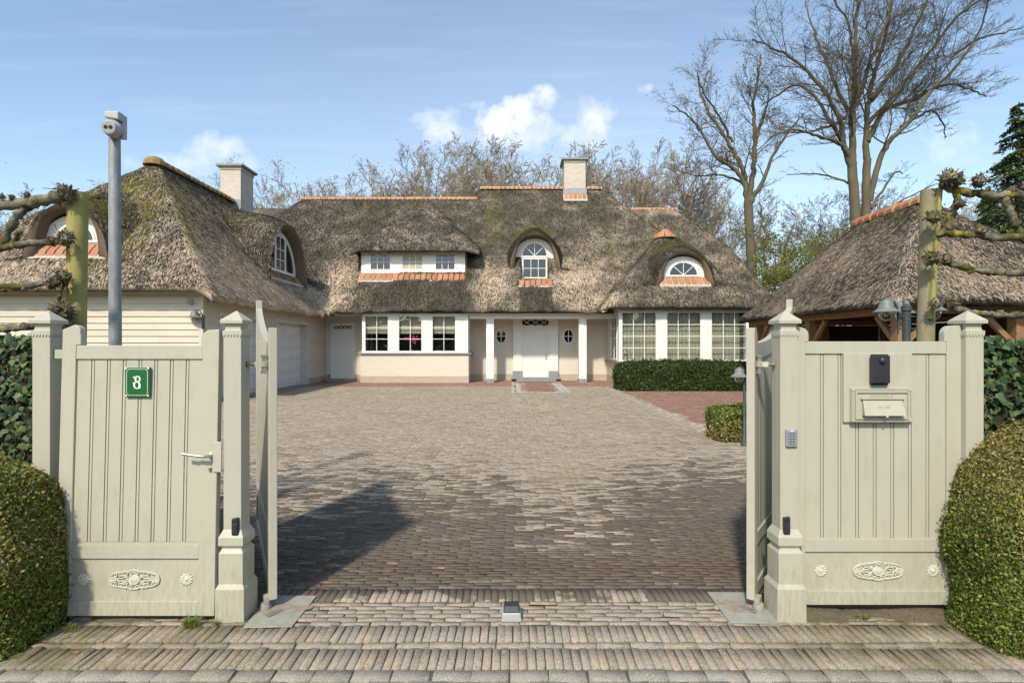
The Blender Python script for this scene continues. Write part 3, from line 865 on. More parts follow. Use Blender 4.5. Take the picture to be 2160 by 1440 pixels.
# doorbell
IY = FPY - .0042
ix0, ix1, iz0, iz1 = PX(1836, IY), PX(1872, IY), PZ(812, IY), PZ(747, IY)
ic = thing('doorbell', (ix0, IY, iz0), 'black box doorbell with a round camera eye above the letterbox', 'doorbell')
m = MB(); m.box(ix0, ix1 - .002, IY - .012, IY, iz0, iz1); m.build('back_plate', M['black'], ic, bevel=.002)
bx0, bx1 = PX(1842, 3.23), PX(1876, 3.23)
m = MB(); m.box(bx0 - .004, bx1 - .002, IY - .048, IY - .0122, iz0 + .015, iz1 - .008); bo = m.build('housing', M['graphite'], ic, bevel=.002)
m = MB(); m.box(bx0 - .002, bx1 - .004, IY - .0495, IY - .0465, iz0 + .018, iz0 + .044); m.build('call_button', M['black'], bo)
m = MB(); m.lathe([(.0205, 0), (.0205, .003), (.019, .010), (.014, .016), (.007, .019), (.001, .020)], 24, ((bx0 + bx1) / 2 - .001, IY - .047, iz1 - .037), 'y')
m.build('camera_eye', M['graphite'], bo, smooth=True)

# keypad on the post
KY = GY - .0536
kx0, kx1, kz0, kz1 = PX(1655.5, KY), PX(1679.5, KY), PZ(941, KY), PZ(904, KY)
kp = thing('keypad', (kx0, KY, kz0), 'small silver number keypad screwed to the gate post', 'keypad')
m = MB(); m.box(kx0, kx1, KY - .018, KY, kz0, kz1); m.build('housing', M['grey_plastic'], kp, bevel=.005)
m = MB(); m.box(kx0 + .011, kx1 - .011, KY - .020, KY - .0175, kz0 + .014, kz1 - .022); m.build('face_plate', M['key'], kp)
m = MB(); m.box((kx0 + kx1) / 2 - .012, (kx0 + kx1) / 2 + .012, KY - .0195, KY - .0175, kz1 - .012, kz1 - .006); m.build('indicator', M['sign_white'], kp)
for a in range(3):
    for c in range(4):
        qx = kx0 + .0165 + a * ((kx1 - kx0) - .033) / 2; qz = kz0 + .022 + c * .0165
        m = MB(); m.box(qx - .0062, qx + .0062, KY - .0225, KY - .0198, qz - .0058, qz + .0058); m.build('key', M['grey_plastic'], kp, bevel=.001)

def photocell(x, pyc, label):
    y = GY - .0536; z = PZ(pyc, y)
    t = thing('photocell', (x, y, z), label, 'sensor', 'gate photocells')
    m = MB(); m.box(x - .0195, x + .0195, y - .022, y, z - .05, z + .05); m.v = [(v[0], v[1], v[2] + (.006 if v[0] > x and v[2] > z else 0)) for v in m.v]
    m.build('housing', M['black'], t, bevel=.005)
    m = MB(); m.box(x - .0165, x + .0165, y - .027, y - .0215, z - .042, z + .02); m.build('lens', M['graphite'], t, bevel=.004)
photocell(PX(498.5, 3.236), 1109, 'black photocell on the post beside the numbered gate')
photocell(PX(1657, 3.236), 1107, 'black photocell on the post below the keypad')

# drive gate leaves, swung inwards
def drive_leaf(hx, hy, fx, fy, label, sgn):
    L = math.hypot(fx - hx, fy - hy); ang = math.atan2(fy - hy, fx - hx)
    t = thing('drive_gate', (hx, hy, 0), label, 'gate', 'open drive gate leaves', rz=ang)
    T = .045; y0, y1 = -T / 2, T / 2
    def curve(x):
        f = max(0, min(1, (x - .10) / (L - .10 - .09)))
        return 1.672 + .275 * (f ** 1.9)
    z0 = .065
    s = MB(); s.prism([(0, z0), (.09, z0), (.09, 1.60), (.09, 1.70), (.075, 1.745), (.05, 1.765), (0, 1.765)], y0 - .002, y1 + .002)
    s.build('hinge_stile', M['gate'], t, bevel=.004, local=True)
    s = MB(); s.prism([(L - .09, z0), (L, z0), (L, 2.05), (L - .035, 2.05), (L - .035, 1.975), (L - .09, 1.955)], y0 - .002, y1 + .002)
    s.build('meeting_stile', M['gate'], t, bevel=.004, local=True)
    n = 20; xs = [.0905 + (L - .181) * i / n for i in range(n + 1)]
    s = MB(); s.strip([(x, curve(x)) for x in xs], [(x, curve(x) - .10) for x in xs], y0, y1)
    s.build('curved_rail', M['gate'], t, local=True)
    for nm, a, b in (('middle_rail', .385, .468), ('bottom_rail', z0, .152)):
        s = MB(); s.box(.0905, L - .0905, y0, y1, a, b); s.build(nm, M['gate'], t, bevel=.003, local=True)
    s = MB(); nb = 12; w = (L - .182) / nb
    for i in range(nb):
        a = .091 + i * w; b = a + w
        s.prism([(a + .004, .4685), (b - .004, .4685), (b - .004, curve(b) - .1005), (a + .004, curve(a) - .1005)], -.013, .013)
        s.prism([(b - .004, .4685), (b + .004, .4685), (b + .004, curve(b) - .1005), (b - .004, curve(b) - .1005)], -.006, .006)
    s.build('board_panel', M['gate'], t, local=True)
    s = MB(); s.box(.091, L - .091, -.011, .011, .1525, .3845); s.build('kick_panel', M['gate'], t, local=True)
    # hinge: collar round a steel pin on the stile, bolt to the post
    zc = PZ(768, 3.35)
    side = sgn * (T / 2)
    px_ = MB(); px_.lathe([(.017, zc - .055), (.017, zc + .055)], 14, (.045, side + sgn * .022, 0)); px_.lathe([(.024, zc + .045), (.024, zc + .058)], 14, (.045, side + sgn * .022, 0)); px_.lathe([(.024, zc - .058), (.024, zc - .045)], 14, (.045, side + sgn * .022, 0))
    hp = px_.build('hinge_pin', M['steel'], t, smooth=True, local=True)
    cl = MB(); cl.lathe([(.021, zc - .018), (.026, zc - .016), (.026, zc + .016), (.021, zc + .018)], 14, (.045, side + sgn * .022, 0))
    cl.build('collar', M['plate'], hp, smooth=True, local=True)
    # direction to the post in local coordinates
    post = Vector(((-1.637 if hx < 0 else 1.622), GY + .01, 0)) - Vector((hx, hy, 0))
    c, s_ = math.cos(-ang), math.sin(-ang)
    pl = Vector((post.x * c - post.y * s_, post.x * s_ + post.y * c, zc))
    a = Vector((.045, side + sgn * .022, zc))
    bl = MB(); d = (pl - a); bl.tube([a + d * .12, a + d], .0095, 10); bl.tube([a + d * .93, a + d * .99], .019, 12)
    bl.build('hinge_bolt', M['rust'], hp, smooth=True, local=True)
    cp = MB(); mid = a + d * .30; R = Matrix.Rotation(math.atan2(d.y, d.x), 3, 'Z'); cp.boxm(mid, (.055, .03, .03), R)
    cp.build('clamp', M['ornament'], hp, local=True)
    ft = MB(); ft.lathe([(.033, .004), (.036, .02), (.03, .045), (.022, .05)], 16, (.03, side + sgn * .018, 0)); ft.box(.0, .07, side + sgn * .0, side + sgn * .03, .05, .085) if sgn > 0 else ft.box(.0, .07, side - .03, side, .05, .085)
    ft.build('floor_pivot', M['plate'], t, smooth=True, local=True)
    return t
lhx, lhy = PX(576, 3.35), 3.35
drive_leaf(lhx, lhy, lhx - .735, lhy + 1.37, 'left leaf of the drive gate, swung open and seen on edge', 1)
rhx, rhy = PX(1583, 3.35), 3.35
drive_leaf(rhx, rhy, rhx + .90, rhy + 1.26, 'right leaf of the drive gate, swung open behind the keypad post', -1)

def floor_plate(px_list, label):
    pts = []
    for px, py in px_list:
        Y = F * CH / (py - PY0); pts.append((PX(px, Y), Y))
    c = (sum(p[0] for p in pts) / 4, sum(p[1] for p in pts) / 4)
    t = thing('floor_plate', (c[0], c[1], 0), label, 'steel plate', 'gate floor plates')
    m = MB(); m.add([(x, y, .003) for x, y in pts] + [(x, y, .009) for x, y in pts], [(4, 5, 6, 7), (0, 1, 5, 4), (1, 2, 6, 5), (2, 3, 7, 6), (3, 0, 4, 7)])
    m.build('plate', M['plate'], t, bevel=.002)
    r = np.random.default_rng(len(label)); d = MB()
    ring = []
    for i in range(26):
        a = 2 * math.pi * i / 26; rr = 1 + .3 * math.sin(3 * a + 1) + r.normal(0, .1)
        ring.append((c[0] + .15 * rr * math.cos(a) + .012 * math.sin(5 * a), c[1] + .015 + .075 * rr * math.sin(a)))
    d.add([(x, y, .0098) for x, y in ring] + [(c[0], c[1] + .02, .0115)], [(i, (i + 1) % 26, 26) for i in range(26)])
    d.build('mud_patch', M['plate_dirt'], t)
    s = MB(); sgn = 1 if c[0] < 0 else -1
    R = Matrix.Rotation(sgn * .95, 3, 'Z'); s.boxm((c[0] - sgn * .02, c[1] - .05, .018), (.10, .02, .010), R)
    s.build('stop_bar', M['steel'], t, bevel=.002)
    return t
floor_plate([(513, 1325), (616, 1323), (668, 1258), (570, 1257)], 'mud-streaked steel floor plate under the left drive gate leaf')
floor_plate([(1540, 1315), (1645, 1316), (1588, 1251), (1492, 1250)], 'mud-streaked steel floor plate under the right drive gate leaf')

# stop block in the middle of the drive
sb = thing('gate_stop', (PX(1079, 3.25), 3.25, 0), 'small white gate stop block with a black top in the middle of the drive', 'gate stop')
m = MB(); m.prism([(-.061, 0), (.061, 0), (.056, .042), (.05, .052), (-.05, .052), (-.056, .042)], -.045, .055); m.build('base', M['cam_white'], sb, bevel=.006, local=True)
m = MB()
m.add([(-.05, -.040, .052), (.05, -.040, .052), (.05, .05, .052), (-.05, .05, .052), (-.045, -.01, .085), (.045, -.01, .085), (.045, .05, .085), (-.045, .05, .085)],
      [(0, 1, 5, 4), (1, 2, 6, 5), (2, 3, 7, 6), (3, 0, 4, 7), (4, 5, 6, 7), (3, 2, 1, 0)])
m.build('rubber_top', M['black'], sb, bevel=.006, local=True)

# ------------------------------------------------------------------ the thatched house
house = thing('thatched_house', (0, 25, 0), 'long cream house under a thatched roof, garage wing on its left, facing the drive', 'house')
HX = -8.9         # garage wall that faces the courtyard

# ---- roof as a height field
def H_left(x, y):
    f = 3.28 + 1.163 * (y - 23.85)
    b = 9.86 - 1.25 * (y - 29.5)
    z = smin(np.minimum(f, 9.86), b, .25)
    z = smin(z, 9.86 - 1.6 * (x + 1.0), .3)
    return smin(z, 9.86 + 1.15 * (x + 11.58), .5)
def H_center(x, y):
    f = 3.28 + 1.163 * (y - 23.85)
    z = smin(np.minimum(f, 10.62), 10.62 - 1.25 * (y - 30.1), .25)
    z = smin(z, 10.62 - 1.06 * (x - 4.95), .45)
    return smin(z, 10.62 + 1.5 * (x + 1.65), .3)
def H_right(x, y):
    f = 3.19 + 1.25 * (y - 25.8)
    z = smin(np.minimum(f, 9.66), 9.66 - 1.25 * (y - 31.1), .25)
    z = smin(z, 9.66 - 1.07 * (x - 9.46), .6)
    return smin(z, 6.4 - 2.6 * (x - 12.2), .9)
def H_wing(x, y):
    z = smin(3.40 + 1.15 * (y - 22.6), 7.28 - 1.09 * (x - 7.4), .5)
    z = smin(z, 7.28 + 1.09 * (x - 7.4), .35)
    return np.minimum(z, 7.2)
GRX, GRZ = -12.36, 8.1
def H_garage(x, y):
    z = smin(3.36 + 1.31 * (y - 14.9), GRZ - 1.25 * (x - GRX), .35)
    z = smin(z, GRZ + .85 * (x - GRX), .35)
    z = smin(z, GRZ + 1.2 * (30.5 - y), .3)
    return np.minimum(z, GRZ)
def H_roof(x, y):
    m = smax(H_left(x, y), H_center(x, y), .25)
    m = smax(m, H_right(x, y), .3)
    m = smax(m, H_wing(x, y), .45)
    m = smax(m, H_garage(x, y), 1.1)
    niche = (np.abs(x - 1.1) < .66) & (y > 25.13) & (y < 26.19)
    return np.where(niche, np.minimum(m, 4.80), m)

def blob(x, z, cx, cz, rx, rz):
    d = ((x - cx) / rx) ** 2 + ((z - cz) / rz) ** 2
    return np.exp(-d)
def weather(V):
    """where the thatch is worn to pale straw, and where moss grows"""
    x, y, z = V[:, 0], V[:, 1], V[:, 2]
    front = (y > 22) & (x > -9.2)
    s = np.full(len(x), .12)
    w = np.maximum.reduce([blob(x, z, -.9, 4.6, .9, 1.3), blob(x, z, 2.9, 4.6, 1.3, 1.5) * 1.0, blob(x, z, 4.3, 5.4, .8, 1.6) * .6,
                           blob(x, z, 3.9, 3.7, .8, .7), blob(x, z, -8.1, 4.4, .9, 1.6), blob(x, z, -7.3, 3.6, 1.0, .8) * .55, blob(x, z, .2, 3.6, .6, .5) * .6])
    s = np.where(front, s + .54 * w, s)
    s = np.where(front & (x > 5), s + .12, s)
    s = np.where(front & (np.abs(x - 1.1) < .75) & (z < 4.6), .05, s)
    s = np.where(front & (x > -7.2) & (x < -2.1) & (z < 5.2), s * .55, s)
    g = (y < 24.5) & (x < -8.0)
    right = g & (x - GRX > (y - 14.9) * 0 + .0) & (x > GRX + .9) & (z < 3.36 + 1.31 * (y - 14.9) - .12)
    s = np.where(right, .48 + .45 * blob(x, z, -9.0, 4.0, 1.5, 1.9), s)
    frontg = g & ~right
    s = np.where(frontg, .36 + .36 * blob(x, z, -14.2, 3.7, 2.6, .65) + .12 * sstep(6, 3, z), s)
    m = np.zeros(len(x))
    m = np.where(frontg, 2.4 * blob(x, z, -12.0, 5.5, .6, 1.2) + 2.2 * blob(x, z, -13.3, 6.1, 1.3, .5) + .7 * blob(x, z, -12.6, 7.0, .8, .6) + .25 * blob(x, z, -11.3, 4.4, .6, .8), m)
    hipd = np.abs((x - GRX) - (y - 18.5) * -1.0)
    m = np.where(right, 1.5 * blob(y - 15.1, x * 0, (z - 3.36) * .76, 0, .55, 1) * sstep(4.2, 5.6, z) + .55 * blob(y, z, 19.4, 7.2, 1.2, .8) + .35 * blob(y, z, 17.2, 4.4, .9, .9), m)
    m = np.where(front, .75 * blob(x, z, 1.1, 7.5, .75, .45) + .35 * blob(x, z, -1.0, 8.3, .5, 1.6) + .35 * blob(x, z, 7.3, 6.5, .9, .5) + .5 * blob(x, z, 5.0, 6.4, .4, .7) + .10, m)
    return np.clip(s, 0, 1), np.clip(m, 0, 1)

def add_straw(V, Q, per_m2, wts, L=(.07, .17), Wd=(.012, .026), seed=1, lift=.028):
    """loose reed ends lying down the slope: slim quads over the surface"""
    r = np.random.default_rng(seed)
    Q = np.asarray(Q); 
    T = np.concatenate([Q[:, [0, 1, 2]], Q[:, [0, 2, 3]]]) if Q.shape[1] == 4 else Q
    a, b, c = V[T[:, 0]], V[T[:, 1]], V[T[:, 2]]
    nrm = np.cross(b - a, c - a); ar = np.linalg.norm(nrm, axis=1) / 2
    ok = ar > 1e-6
    a, b, c, nrm, ar = a[ok], b[ok], c[ok], nrm[ok], ar[ok]
    nrm = nrm / (2 * ar[:, None]); nrm[nrm[:, 2] < 0] *= -1
    dens = ar * (per_m2((a + b + c) / 3) if callable(per_m2) else per_m2)
    N = int(dens.sum()); 
    k = r.choice(len(ar), N, p=dens / dens.sum())
    u, v = r.random(N), r.random(N); fl = u + v > 1; u[fl] = 1 - u[fl]; v[fl] = 1 - v[fl]
    p = a[k] + (b[k] - a[k]) * u[:, None] + (c[k] - a[k]) * v[:, None]
    n = nrm[k]
    d = np.array([0, 0, -1.]) - n * (-n[:, 2:3]); dl = np.linalg.norm(d, axis=1, keepdims=True); d = d / np.maximum(dl, 1e-4)
    side = np.cross(n, d); ang = r.normal(0, .30, N)[:, None]
    d2 = d * np.cos(ang) + side * np.sin(ang); s2 = np.cross(n, d2)
    l = r.uniform(*L, N)[:, None]; w = r.uniform(*Wd, N)[:, None] / 2
    h0 = .002; h1 = (r.uniform(.25, 1., N) * lift)[:, None]
    q = np.stack([p - s2 * w + n * h0, p + s2 * w + n * h0, p + s2 * w * .8 + d2 * l + n * h1, p - s2 * w * .8 + d2 * l + n * h1], 1)
    return q.reshape(-1, 3), np.arange(4 * N).reshape(-1, 4)

def thatch_shell(name, parent, xs, ys, Hf, maskf, t, straw, mat, seed=1, wts=weather, straw_keep=None, L=(.07, .17), Wd=(.012, .026), lift=.028):
    xs = np.asarray(xs); ys = np.asarray(ys); nx, ny = len(xs), len(ys)
    X, Y = np.meshgrid(xs, ys); Z = Hf(X, Y)
    r = np.random.default_rng(seed)
    Z = Z + r.normal(0, .012, Z.shape)
    xc = (X[:-1, :-1] + X[1:, 1:]) / 2; yc = (Y[:-1, :-1] + Y[1:, 1:]) / 2
    mask = maskf(xc, yc)
    idx = np.arange(nx * ny).reshape(ny, nx)
    A, B, C_, D = idx[:-1, :-1], idx[:-1, 1:], idx[1:, 1:], idx[1:, :-1]
    top = np.stack([A[mask], B[mask], C_[mask], D[mask]], 1)
    VT = np.stack([X, Y, Z], -1).reshape(-1, 3)
    VB = VT.copy(); VB[:, 2] -= t + .02 * np.sin(VB[:, 0] * 3.1) * 0
    n = len(VT)
    bot = top[:, ::-1] + n
    # border walls
    mp = np.zeros((ny + 1, nx + 1), bool); mp[1:-1, 1:-1] = mask
    walls = []
    for (di, dj, e) in ((-1, 0, (A, B)), (1, 0, (C_, D)), (0, -1, (D, A)), (0, 1, (B, C_))):
        nb = mp[1 + di: ny + di, 1 + dj: nx + dj]
        ed = mask & ~nb
        a, b = e[0][ed], e[1][ed]
        walls.append(np.stack([b, a, a + n, b + n], 1))
    wl_ = np.concatenate(walls)
    V = np.concatenate([VT, VB]); Qs = [top, bot, wl_]
    st, mo = wts(V)
    keepq = top if straw_keep is None else top[straw_keep(VT[top].mean(1))]
    SV, SQ = add_straw(VT, keepq, straw, None, seed=seed + 50, L=L, Wd=Wd, lift=lift)
    s2, m2 = wts(SV.reshape(-1, 4, 3)[:, 0]); s2 = np.repeat(s2, 4); m2 = np.repeat(m2, 4)
    # short reed stubs hanging over the eave edge
    allV = np.concatenate([V, SV]); Qs.append(SQ + len(V))
    # drop unused vertices
    Qall = np.concatenate(Qs); used = np.unique(Qall); remap = np.full(len(allV), -1); remap[used] = np.arange(len(used))
    att_s = np.concatenate([st, s2])[used]; att_m = np.concatenate([mo, m2])[used]
    o = np_mesh(name, allV[used], remap[Qall], mat, parent, attrs={'straw': att_s, 'moss': att_m})
    return o

def lines(a, b, step, *extra):
    v = list(np.linspace(a, b, int(round((b - a) / step)) + 1))
    for e in extra: v += [e - .012, e + .012]
    v = sorted(v); out = [v[0]]
    for q in v[1:]:
        if q - out[-1] > .004: out.append(q)
    return out

EAVE = 23.85
def roof_mask(x, y):
    g = (x > -18.3) & (x < -8.35) & (y > 14.9)
    m = (x >= -8.36) & (x < 15.5) & (y > EAVE)
    # rounded inner corner where garage and house eaves meet
    rc = (x >= -8.4) & (x < -6.9) & (y <= EAVE) & (y > 22.5) & (((x + 6.9) ** 2 + (y - 22.6) ** 2) > 1.5 ** 2)
    wing = (x > 3.72) & (x < 11.1) & (y > 22.6) & (y <= EAVE)
    rr = (y > EAVE) & (x > 12.6) & (y < 25.8)
    return (g | m | wing | rc) & ~rr & (y < 36) & (H_roof(x, y) > 2.95)
xs = lines(-18.3, 15.5, .16, 1.1 - .66, 1.1 + .66, -8.35, 3.72, 11.1)
ys = lines(14.9, 36, .16, 25.13, 26.19, 22.6, EAVE)
def dens(P):
    d = np.where(P[:, 1] < 21, 560, np.where(P[:, 1] < 25, 380, 280))
    return np.where(P[:, 1] > 30.6, 6, d)
thatch_shell('thatch_roof', house, xs, ys, H_roof, roof_mask, .20, dens, M['thatch'], seed=3)

# shed dormer roof lifting out of the front slope
def H_dorm(x, y):
    z = smin(6.24 + .82 * (y - 24.92), 9.9 + 1.26 * (x + 4.72), .9)
    return smin(z, 9.9 - 1.1 * (x + 4.72), .9)
xs = lines(-7.56, -1.52, .12); ys = lines(24.92, 29.6, .12)
dmask = lambda x, y: (H_dorm(x, y) > H_roof(x, y) - .25)
def dweather(V): 
    return np.full(len(V), .10) + .04 * sstep(7.5, 9.3, V[:, 2]), np.full(len(V), .06)
thatch_shell('dormer_roof', house, xs, ys, H_dorm, dmask, .22, 330, M['thatch'], seed=5, wts=dweather)
for x0, x1 in ((-7.20, -7.0), (-2.36, -2.16)):
    ck = MB(); ck.prism([(x0, 4.3), (x1, 4.3), (x1, 6.3), (x0, 6.3)], 25.45, 28.2)
    ck.build('dormer_cheek', M['thatch_cut'], house)

# eyebrow hoods -------------------------------------------------------
def hood(origin, ax, Wi, Hi, Wo, Ho, Wr, slope, ov, back, thick_pow=1.25, moss=(0, 0), straw=.2, seed=1, zoff=0.0, dens=360):
    """ax: unit vector pointing right along the face (viewed from outside); into-roof direction is z x ax"""
    ox, oy, oz = origin; axx, axy = ax; inx, iny = -axy, axx
    nu, nv = 48, 22
    U = np.linspace(-1, 1, nu + 1)
    ax_ = np.abs(Wo * U); we = Wi + .17
    ell = Ho * np.sqrt(np.maximum(0, 1 - (ax_ / we) ** 2)); tail = .62 * Ho * (1 - ax_ / Wo) ** 1.8
    bell = np.clip(smax(ell, tail, .12) / Ho, 0, 1); bell[0] = bell[-1] = 0
    rim = np.stack([Wo * U, np.full_like(U, -ov), -slope * ov * (1 - bell) + (Ho) * bell - .03], 1)
    bell2 = np.cos(np.pi * U / 2) ** .9
    yr = -ov + (back + ov) * bell2
    rear = np.stack([Wr * U, yr, slope * yr - .06], 1)
    P1 = rim + np.stack([.10 * Wo * U * (1 - bell), .40 * (yr + ov), .30 * (yr + ov) * .9], 1)
    P2 = rear - np.stack([.05 * U, .30 * (yr + ov) + .001, .30 * (yr + ov) * slope], 1)
    t = np.linspace(0, 1, nv + 1)[:, None, None]
    G = (1 - t) ** 3 * rim + 3 * (1 - t) ** 2 * t * P1 + 3 * (1 - t) * t * t * P2 + t ** 3 * rear
    V = G.reshape(-1, 3); n1 = nu + 1
    i, j = np.meshgrid(np.arange(nu), np.arange(nv)); a = (j * n1 + i).ravel()
    Q = np.stack([a, a + 1, a + 1 + n1, a + n1], 1)
    def world(V):
        return np.stack([ox + V[:, 0] * axx + V[:, 1] * inx, oy + V[:, 0] * axy + V[:, 1] * iny, oz + V[:, 2] + zoff], 1)
    SV, SQ = add_straw(V, Q, dens, None, seed=seed)
    m_at = lambda P: np.clip(moss[0] * np.exp(-((P[:, 1] - moss[1]) / .6) ** 2 - (P[:, 0] / (.8 * Wi)) ** 2) + .06, 0, 1)
    s_at = lambda P: np.full(len(P), straw)
    allV = np.concatenate([V, SV]); 
    o = np_mesh('dormer_hood', world(allV), np.concatenate([Q, SQ + len(V)]), M['thatch'], house, smooth=False,
                attrs={'straw': s_at(allV), 'moss': np.concatenate([m_at(V), np.repeat(m_at(SV.reshape(-1, 4, 3)[:, 0]), 4)])})
    # cut face of the rim and the soffit behind it
    up = np.sin(U * np.pi / 2); inn = np.stack([Wi * up, np.full_like(U, -ov + .04), Hi * np.sqrt(np.maximum(0, 1 - up ** 2))], 1)
    r_ = np.random.default_rng(seed); rim2 = rim.copy(); rim2[:, 1] += .0
    inn[:, 2] = np.minimum(inn[:, 2], rim[:, 2] - .02 + (np.abs(U) > .97) * .05)
    soff = inn.copy(); soff[:, 1] = .06
    S = np.concatenate([rim2, inn, soff]); i = np.arange(nu)
    Q2 = np.concatenate([np.stack([i + n1, i + 1 + n1, i + 1, i], 1), np.stack([i + 2 * n1, i + 1 + 2 * n1, i + 1 + n1, i + n1], 1)])
    np_mesh('hood_edge', world(S), Q2, M['thatch_cut'], o)
    return o

def face_xf(origin, ax):
    ox, oy, oz = origin; axx, axy = ax; inx, iny = -axy, axx
    return lambda v: (ox + v[0] * axx + v[1] * inx, oy + v[0] * axy + v[1] * iny, oz + v[2])

def ellipse(a, b, n=28, z=0., full=False):
    return [(a * math.cos(math.pi * i / n * (2 if full else 1)), z + b * math.sin(math.pi * i / n * (2 if full else 1))) for i in range(n + (0 if full else 1))]

def arch_window(origin, ax, W2, Hh, gw, gh, gz, spokes=4):
    """white arched panel with a half-round fan light"""
    xf = face_xf(origin, ax)
    m = MB(xf); m.prism(ellipse(W2, Hh), .0, .08); m.build('dormer_panel', M['white'], house)
    f = MB(xf)
    f.strip(ellipse(gw + .07, gh + .07, 28, gz), ellipse(gw, gh, 28, gz), -.03, .0)
    f.strip(ellipse(gw + .15, gh + .15, 28, gz), ellipse(gw + .12, gh + .12, 28, gz), -.012, .0)
    f.box(-gw - .16, gw + .16, -.035, .0, gz - .07, gz)
    for k in range(1, spokes):
        a = math.pi * k / spokes; 
        ex, ez = gw * math.cos(a), gh * math.sin(a); L = math.hypot(ex, ez); px, pz = -ez / L * .014, ex / L * .014
        f.prism([(-px, gz - pz), (ex - px, gz + ez - pz), (ex + px, gz + ez + pz), (px, gz + pz)][::-1], -.022, -.004)
    w = f.build('window', M['white'], house)
    g_ = MB(xf); g_.prism(ellipse(gw, gh, 28, gz), -.004, .002)
    g_.build('pane', M['glass_dark'], w)
    return w

def sill_tiles(origin, ax, W2, n, y0, z0, y1, z1, r=.05):
    """row of orange tiles leaning down the slope below a dormer window"""
    xf = face_xf(origin, ax)
    b = MB(xf); dz = .06
    b.add([(-W2 - .03, y0 - .02, z0 - .09), (W2 + .03, y0 - .02, z0 - .09), (W2 + .03, y1, z1 - .06), (-W2 - .03, y1, z1 - .06),
           (-W2 - .03, y0 - .02, z0 - .015), (W2 + .03, y0 - .02, z0 - .015), (W2 + .03, y1, z1 - .01), (-W2 - .03, y1, z1 - .01)],
          [(0, 3, 2, 1), (4, 5, 6, 7), (0, 1, 5, 4), (1, 2, 6, 5), (2, 3, 7, 6), (3, 0, 4, 7)])
    o = b.build('sill', M['mortar'], house)
    t = MB(xf); w = 2 * W2 / n
    for i in range(n):
        a = -W2 + i * w + .022; c = -W2 + (i + 1) * w - .022
        ym, zm = (y0 + y1) / 2 - .02, (z0 + z1) / 2 + .05
        prof = [(y0, z0), (y0 * .75 + y1 * .25, z0 * .6 + z1 * .4 + .03), (ym, zm), (y1, z1 + .03)]
        vs = []
        for (yy_, zz_) in prof:
            vs += [(a, yy_, zz_ - .03), (a, yy_, zz_), (c, yy_, zz_), (c, yy_, zz_ - .03)]
        fs = []
        for q in range(3):
            for e in range(4): fs.append((q * 4 + e, q * 4 + (e + 1) % 4, q * 4 + 4 + (e + 1) % 4, q * 4 + 4 + e))
        fs += [(3, 2, 1, 0), (12, 13, 14, 15)]
        t.add(vs, fs)
    t.build('sill_tiles', M['tile'], o)
    return o

FX = (1, 0)
# entrance eyebrow
o4 = (1.1, 26.13, 5.93)
hood(o4, FX, 1.04, 1.0, 1.55, 1.13, 1.9, 1.163, .55, 1.9, 1.05, moss=(1.3, .75), straw=.10, seed=41)
arch_window(o4, FX, 1.0, .98, .58, .60, .12, 4)
xf = face_xf(o4, FX)
m = MB(xf); m.box(-.62, .62, .02, .08, -1.0, -.001); m.build('dormer_panel', M['white'], house)
f = MB(xf)
f.box(-.62, -.54, -.03, .019, -.98, .0); f.box(.54, .62, -.03, .019, -.98, .0); f.box(-.5397, .5397, -.03, .019, -.98, -.92); f.box(-.5397, .5397, -.03, .019, -.05, .0)
for q in (-.18, .18): f.box(q - .013, q + .013, -.024, .019, -.9197, -.0503)
f.box(-.5397, .5397, -.021, .019, -.50, -.474)
w = f.build('window', M['white'], house)
g_ = MB(xf); g_.box(-.54, .54, .0, .012, -.92, -.05); g_.build('pane', M['glass_dark'], w)
sill_tiles((1.1, 25.13, 4.80), FX, .78, 6, -.36, -.38, .02, .0)
# thatched cheeks of the niche are the roof itself
# right wing eyebrow
yw = 23.68; zw = 3.40 + 1.15 * (yw - 22.6) + .03
o5 = (7.57, yw, zw)
hood(o5, FX, 1.06, 1.0, 1.70, 1.13, 2.1, 1.15, .30, 2.0, 1.1, moss=(1.0, 1.0), straw=.14, seed=42)
arch_window(o5, FX, 1.02, .95, .60, .54, .12, 4)
sill_tiles((7.57, yw, zw), FX, 1.08, 8, -.34, -.36, -.02, .0)
# garage front eyebrow
yg = 15.88; zg = 3.36 + 1.31 * (yg - 14.9)
o1 = (-12.93, yg, zg)
hood(o1, FX, 1.06, .98, 1.75, 1.16, 2.3, 1.33, .38, 1.75, 1.1, moss=(1.6, .3), straw=.15, seed=43, dens=560)
arch_window(o1, FX, 1.02, .90, .52, .46, .14, 4)
sill_tiles(o1, FX, 1.15, 9, -.34, -.40, -.02, .0)
# garage courtyard eyebrow (faces right)
cx2 = -9.62; zc2 = GRZ - 1.25 * (cx2 - GRX)
o2 = (cx2, 22.2, zc2 + .02); AX2 = (0, 1)
hood(o2, AX2, 1.68, 1.78, 2.15, 1.98, 2.6, 1.25, .42, 2.6, .85, moss=(.6, 1.0), straw=.35, seed=44, dens=460)
xf = face_xf(o2, AX2)
m = MB(xf); m.prism(ellipse(1.62, 1.70), .0, .08); m.build('dormer_panel', M['white'], house)
f = MB(xf)
f.strip(ellipse(1.40, 1.48, 28, .06), ellipse(1.33, 1.41, 28, .06), -.04, .0)
f.box(-1.40, 1.40, -.045, .0, .0, .10)
def arch_z(x, a=1.33, b=1.41): return .06 + b * math.sqrt(max(0, 1 - (x / a) ** 2))
for q in (-.47, .47): f.prism([(q - .055, .1002), (q + .055, .1002), (q + .055, arch_z(q)), (q - .055, arch_z(q))], -.038, .0)
f.box(-.018, .018, -.028, -.003, .1002, 1.45)
for zz in (.52, .95): f.box(-.4149, .4149, -.026, -.003, zz - .016, zz + .016)
w = f.build('window', M['white'], house)
g_ = MB(xf); g_.prism(ellipse(1.33, 1.41, 28, .06), -.006, .002); g_.build('pane', M['glass_dark'], w)
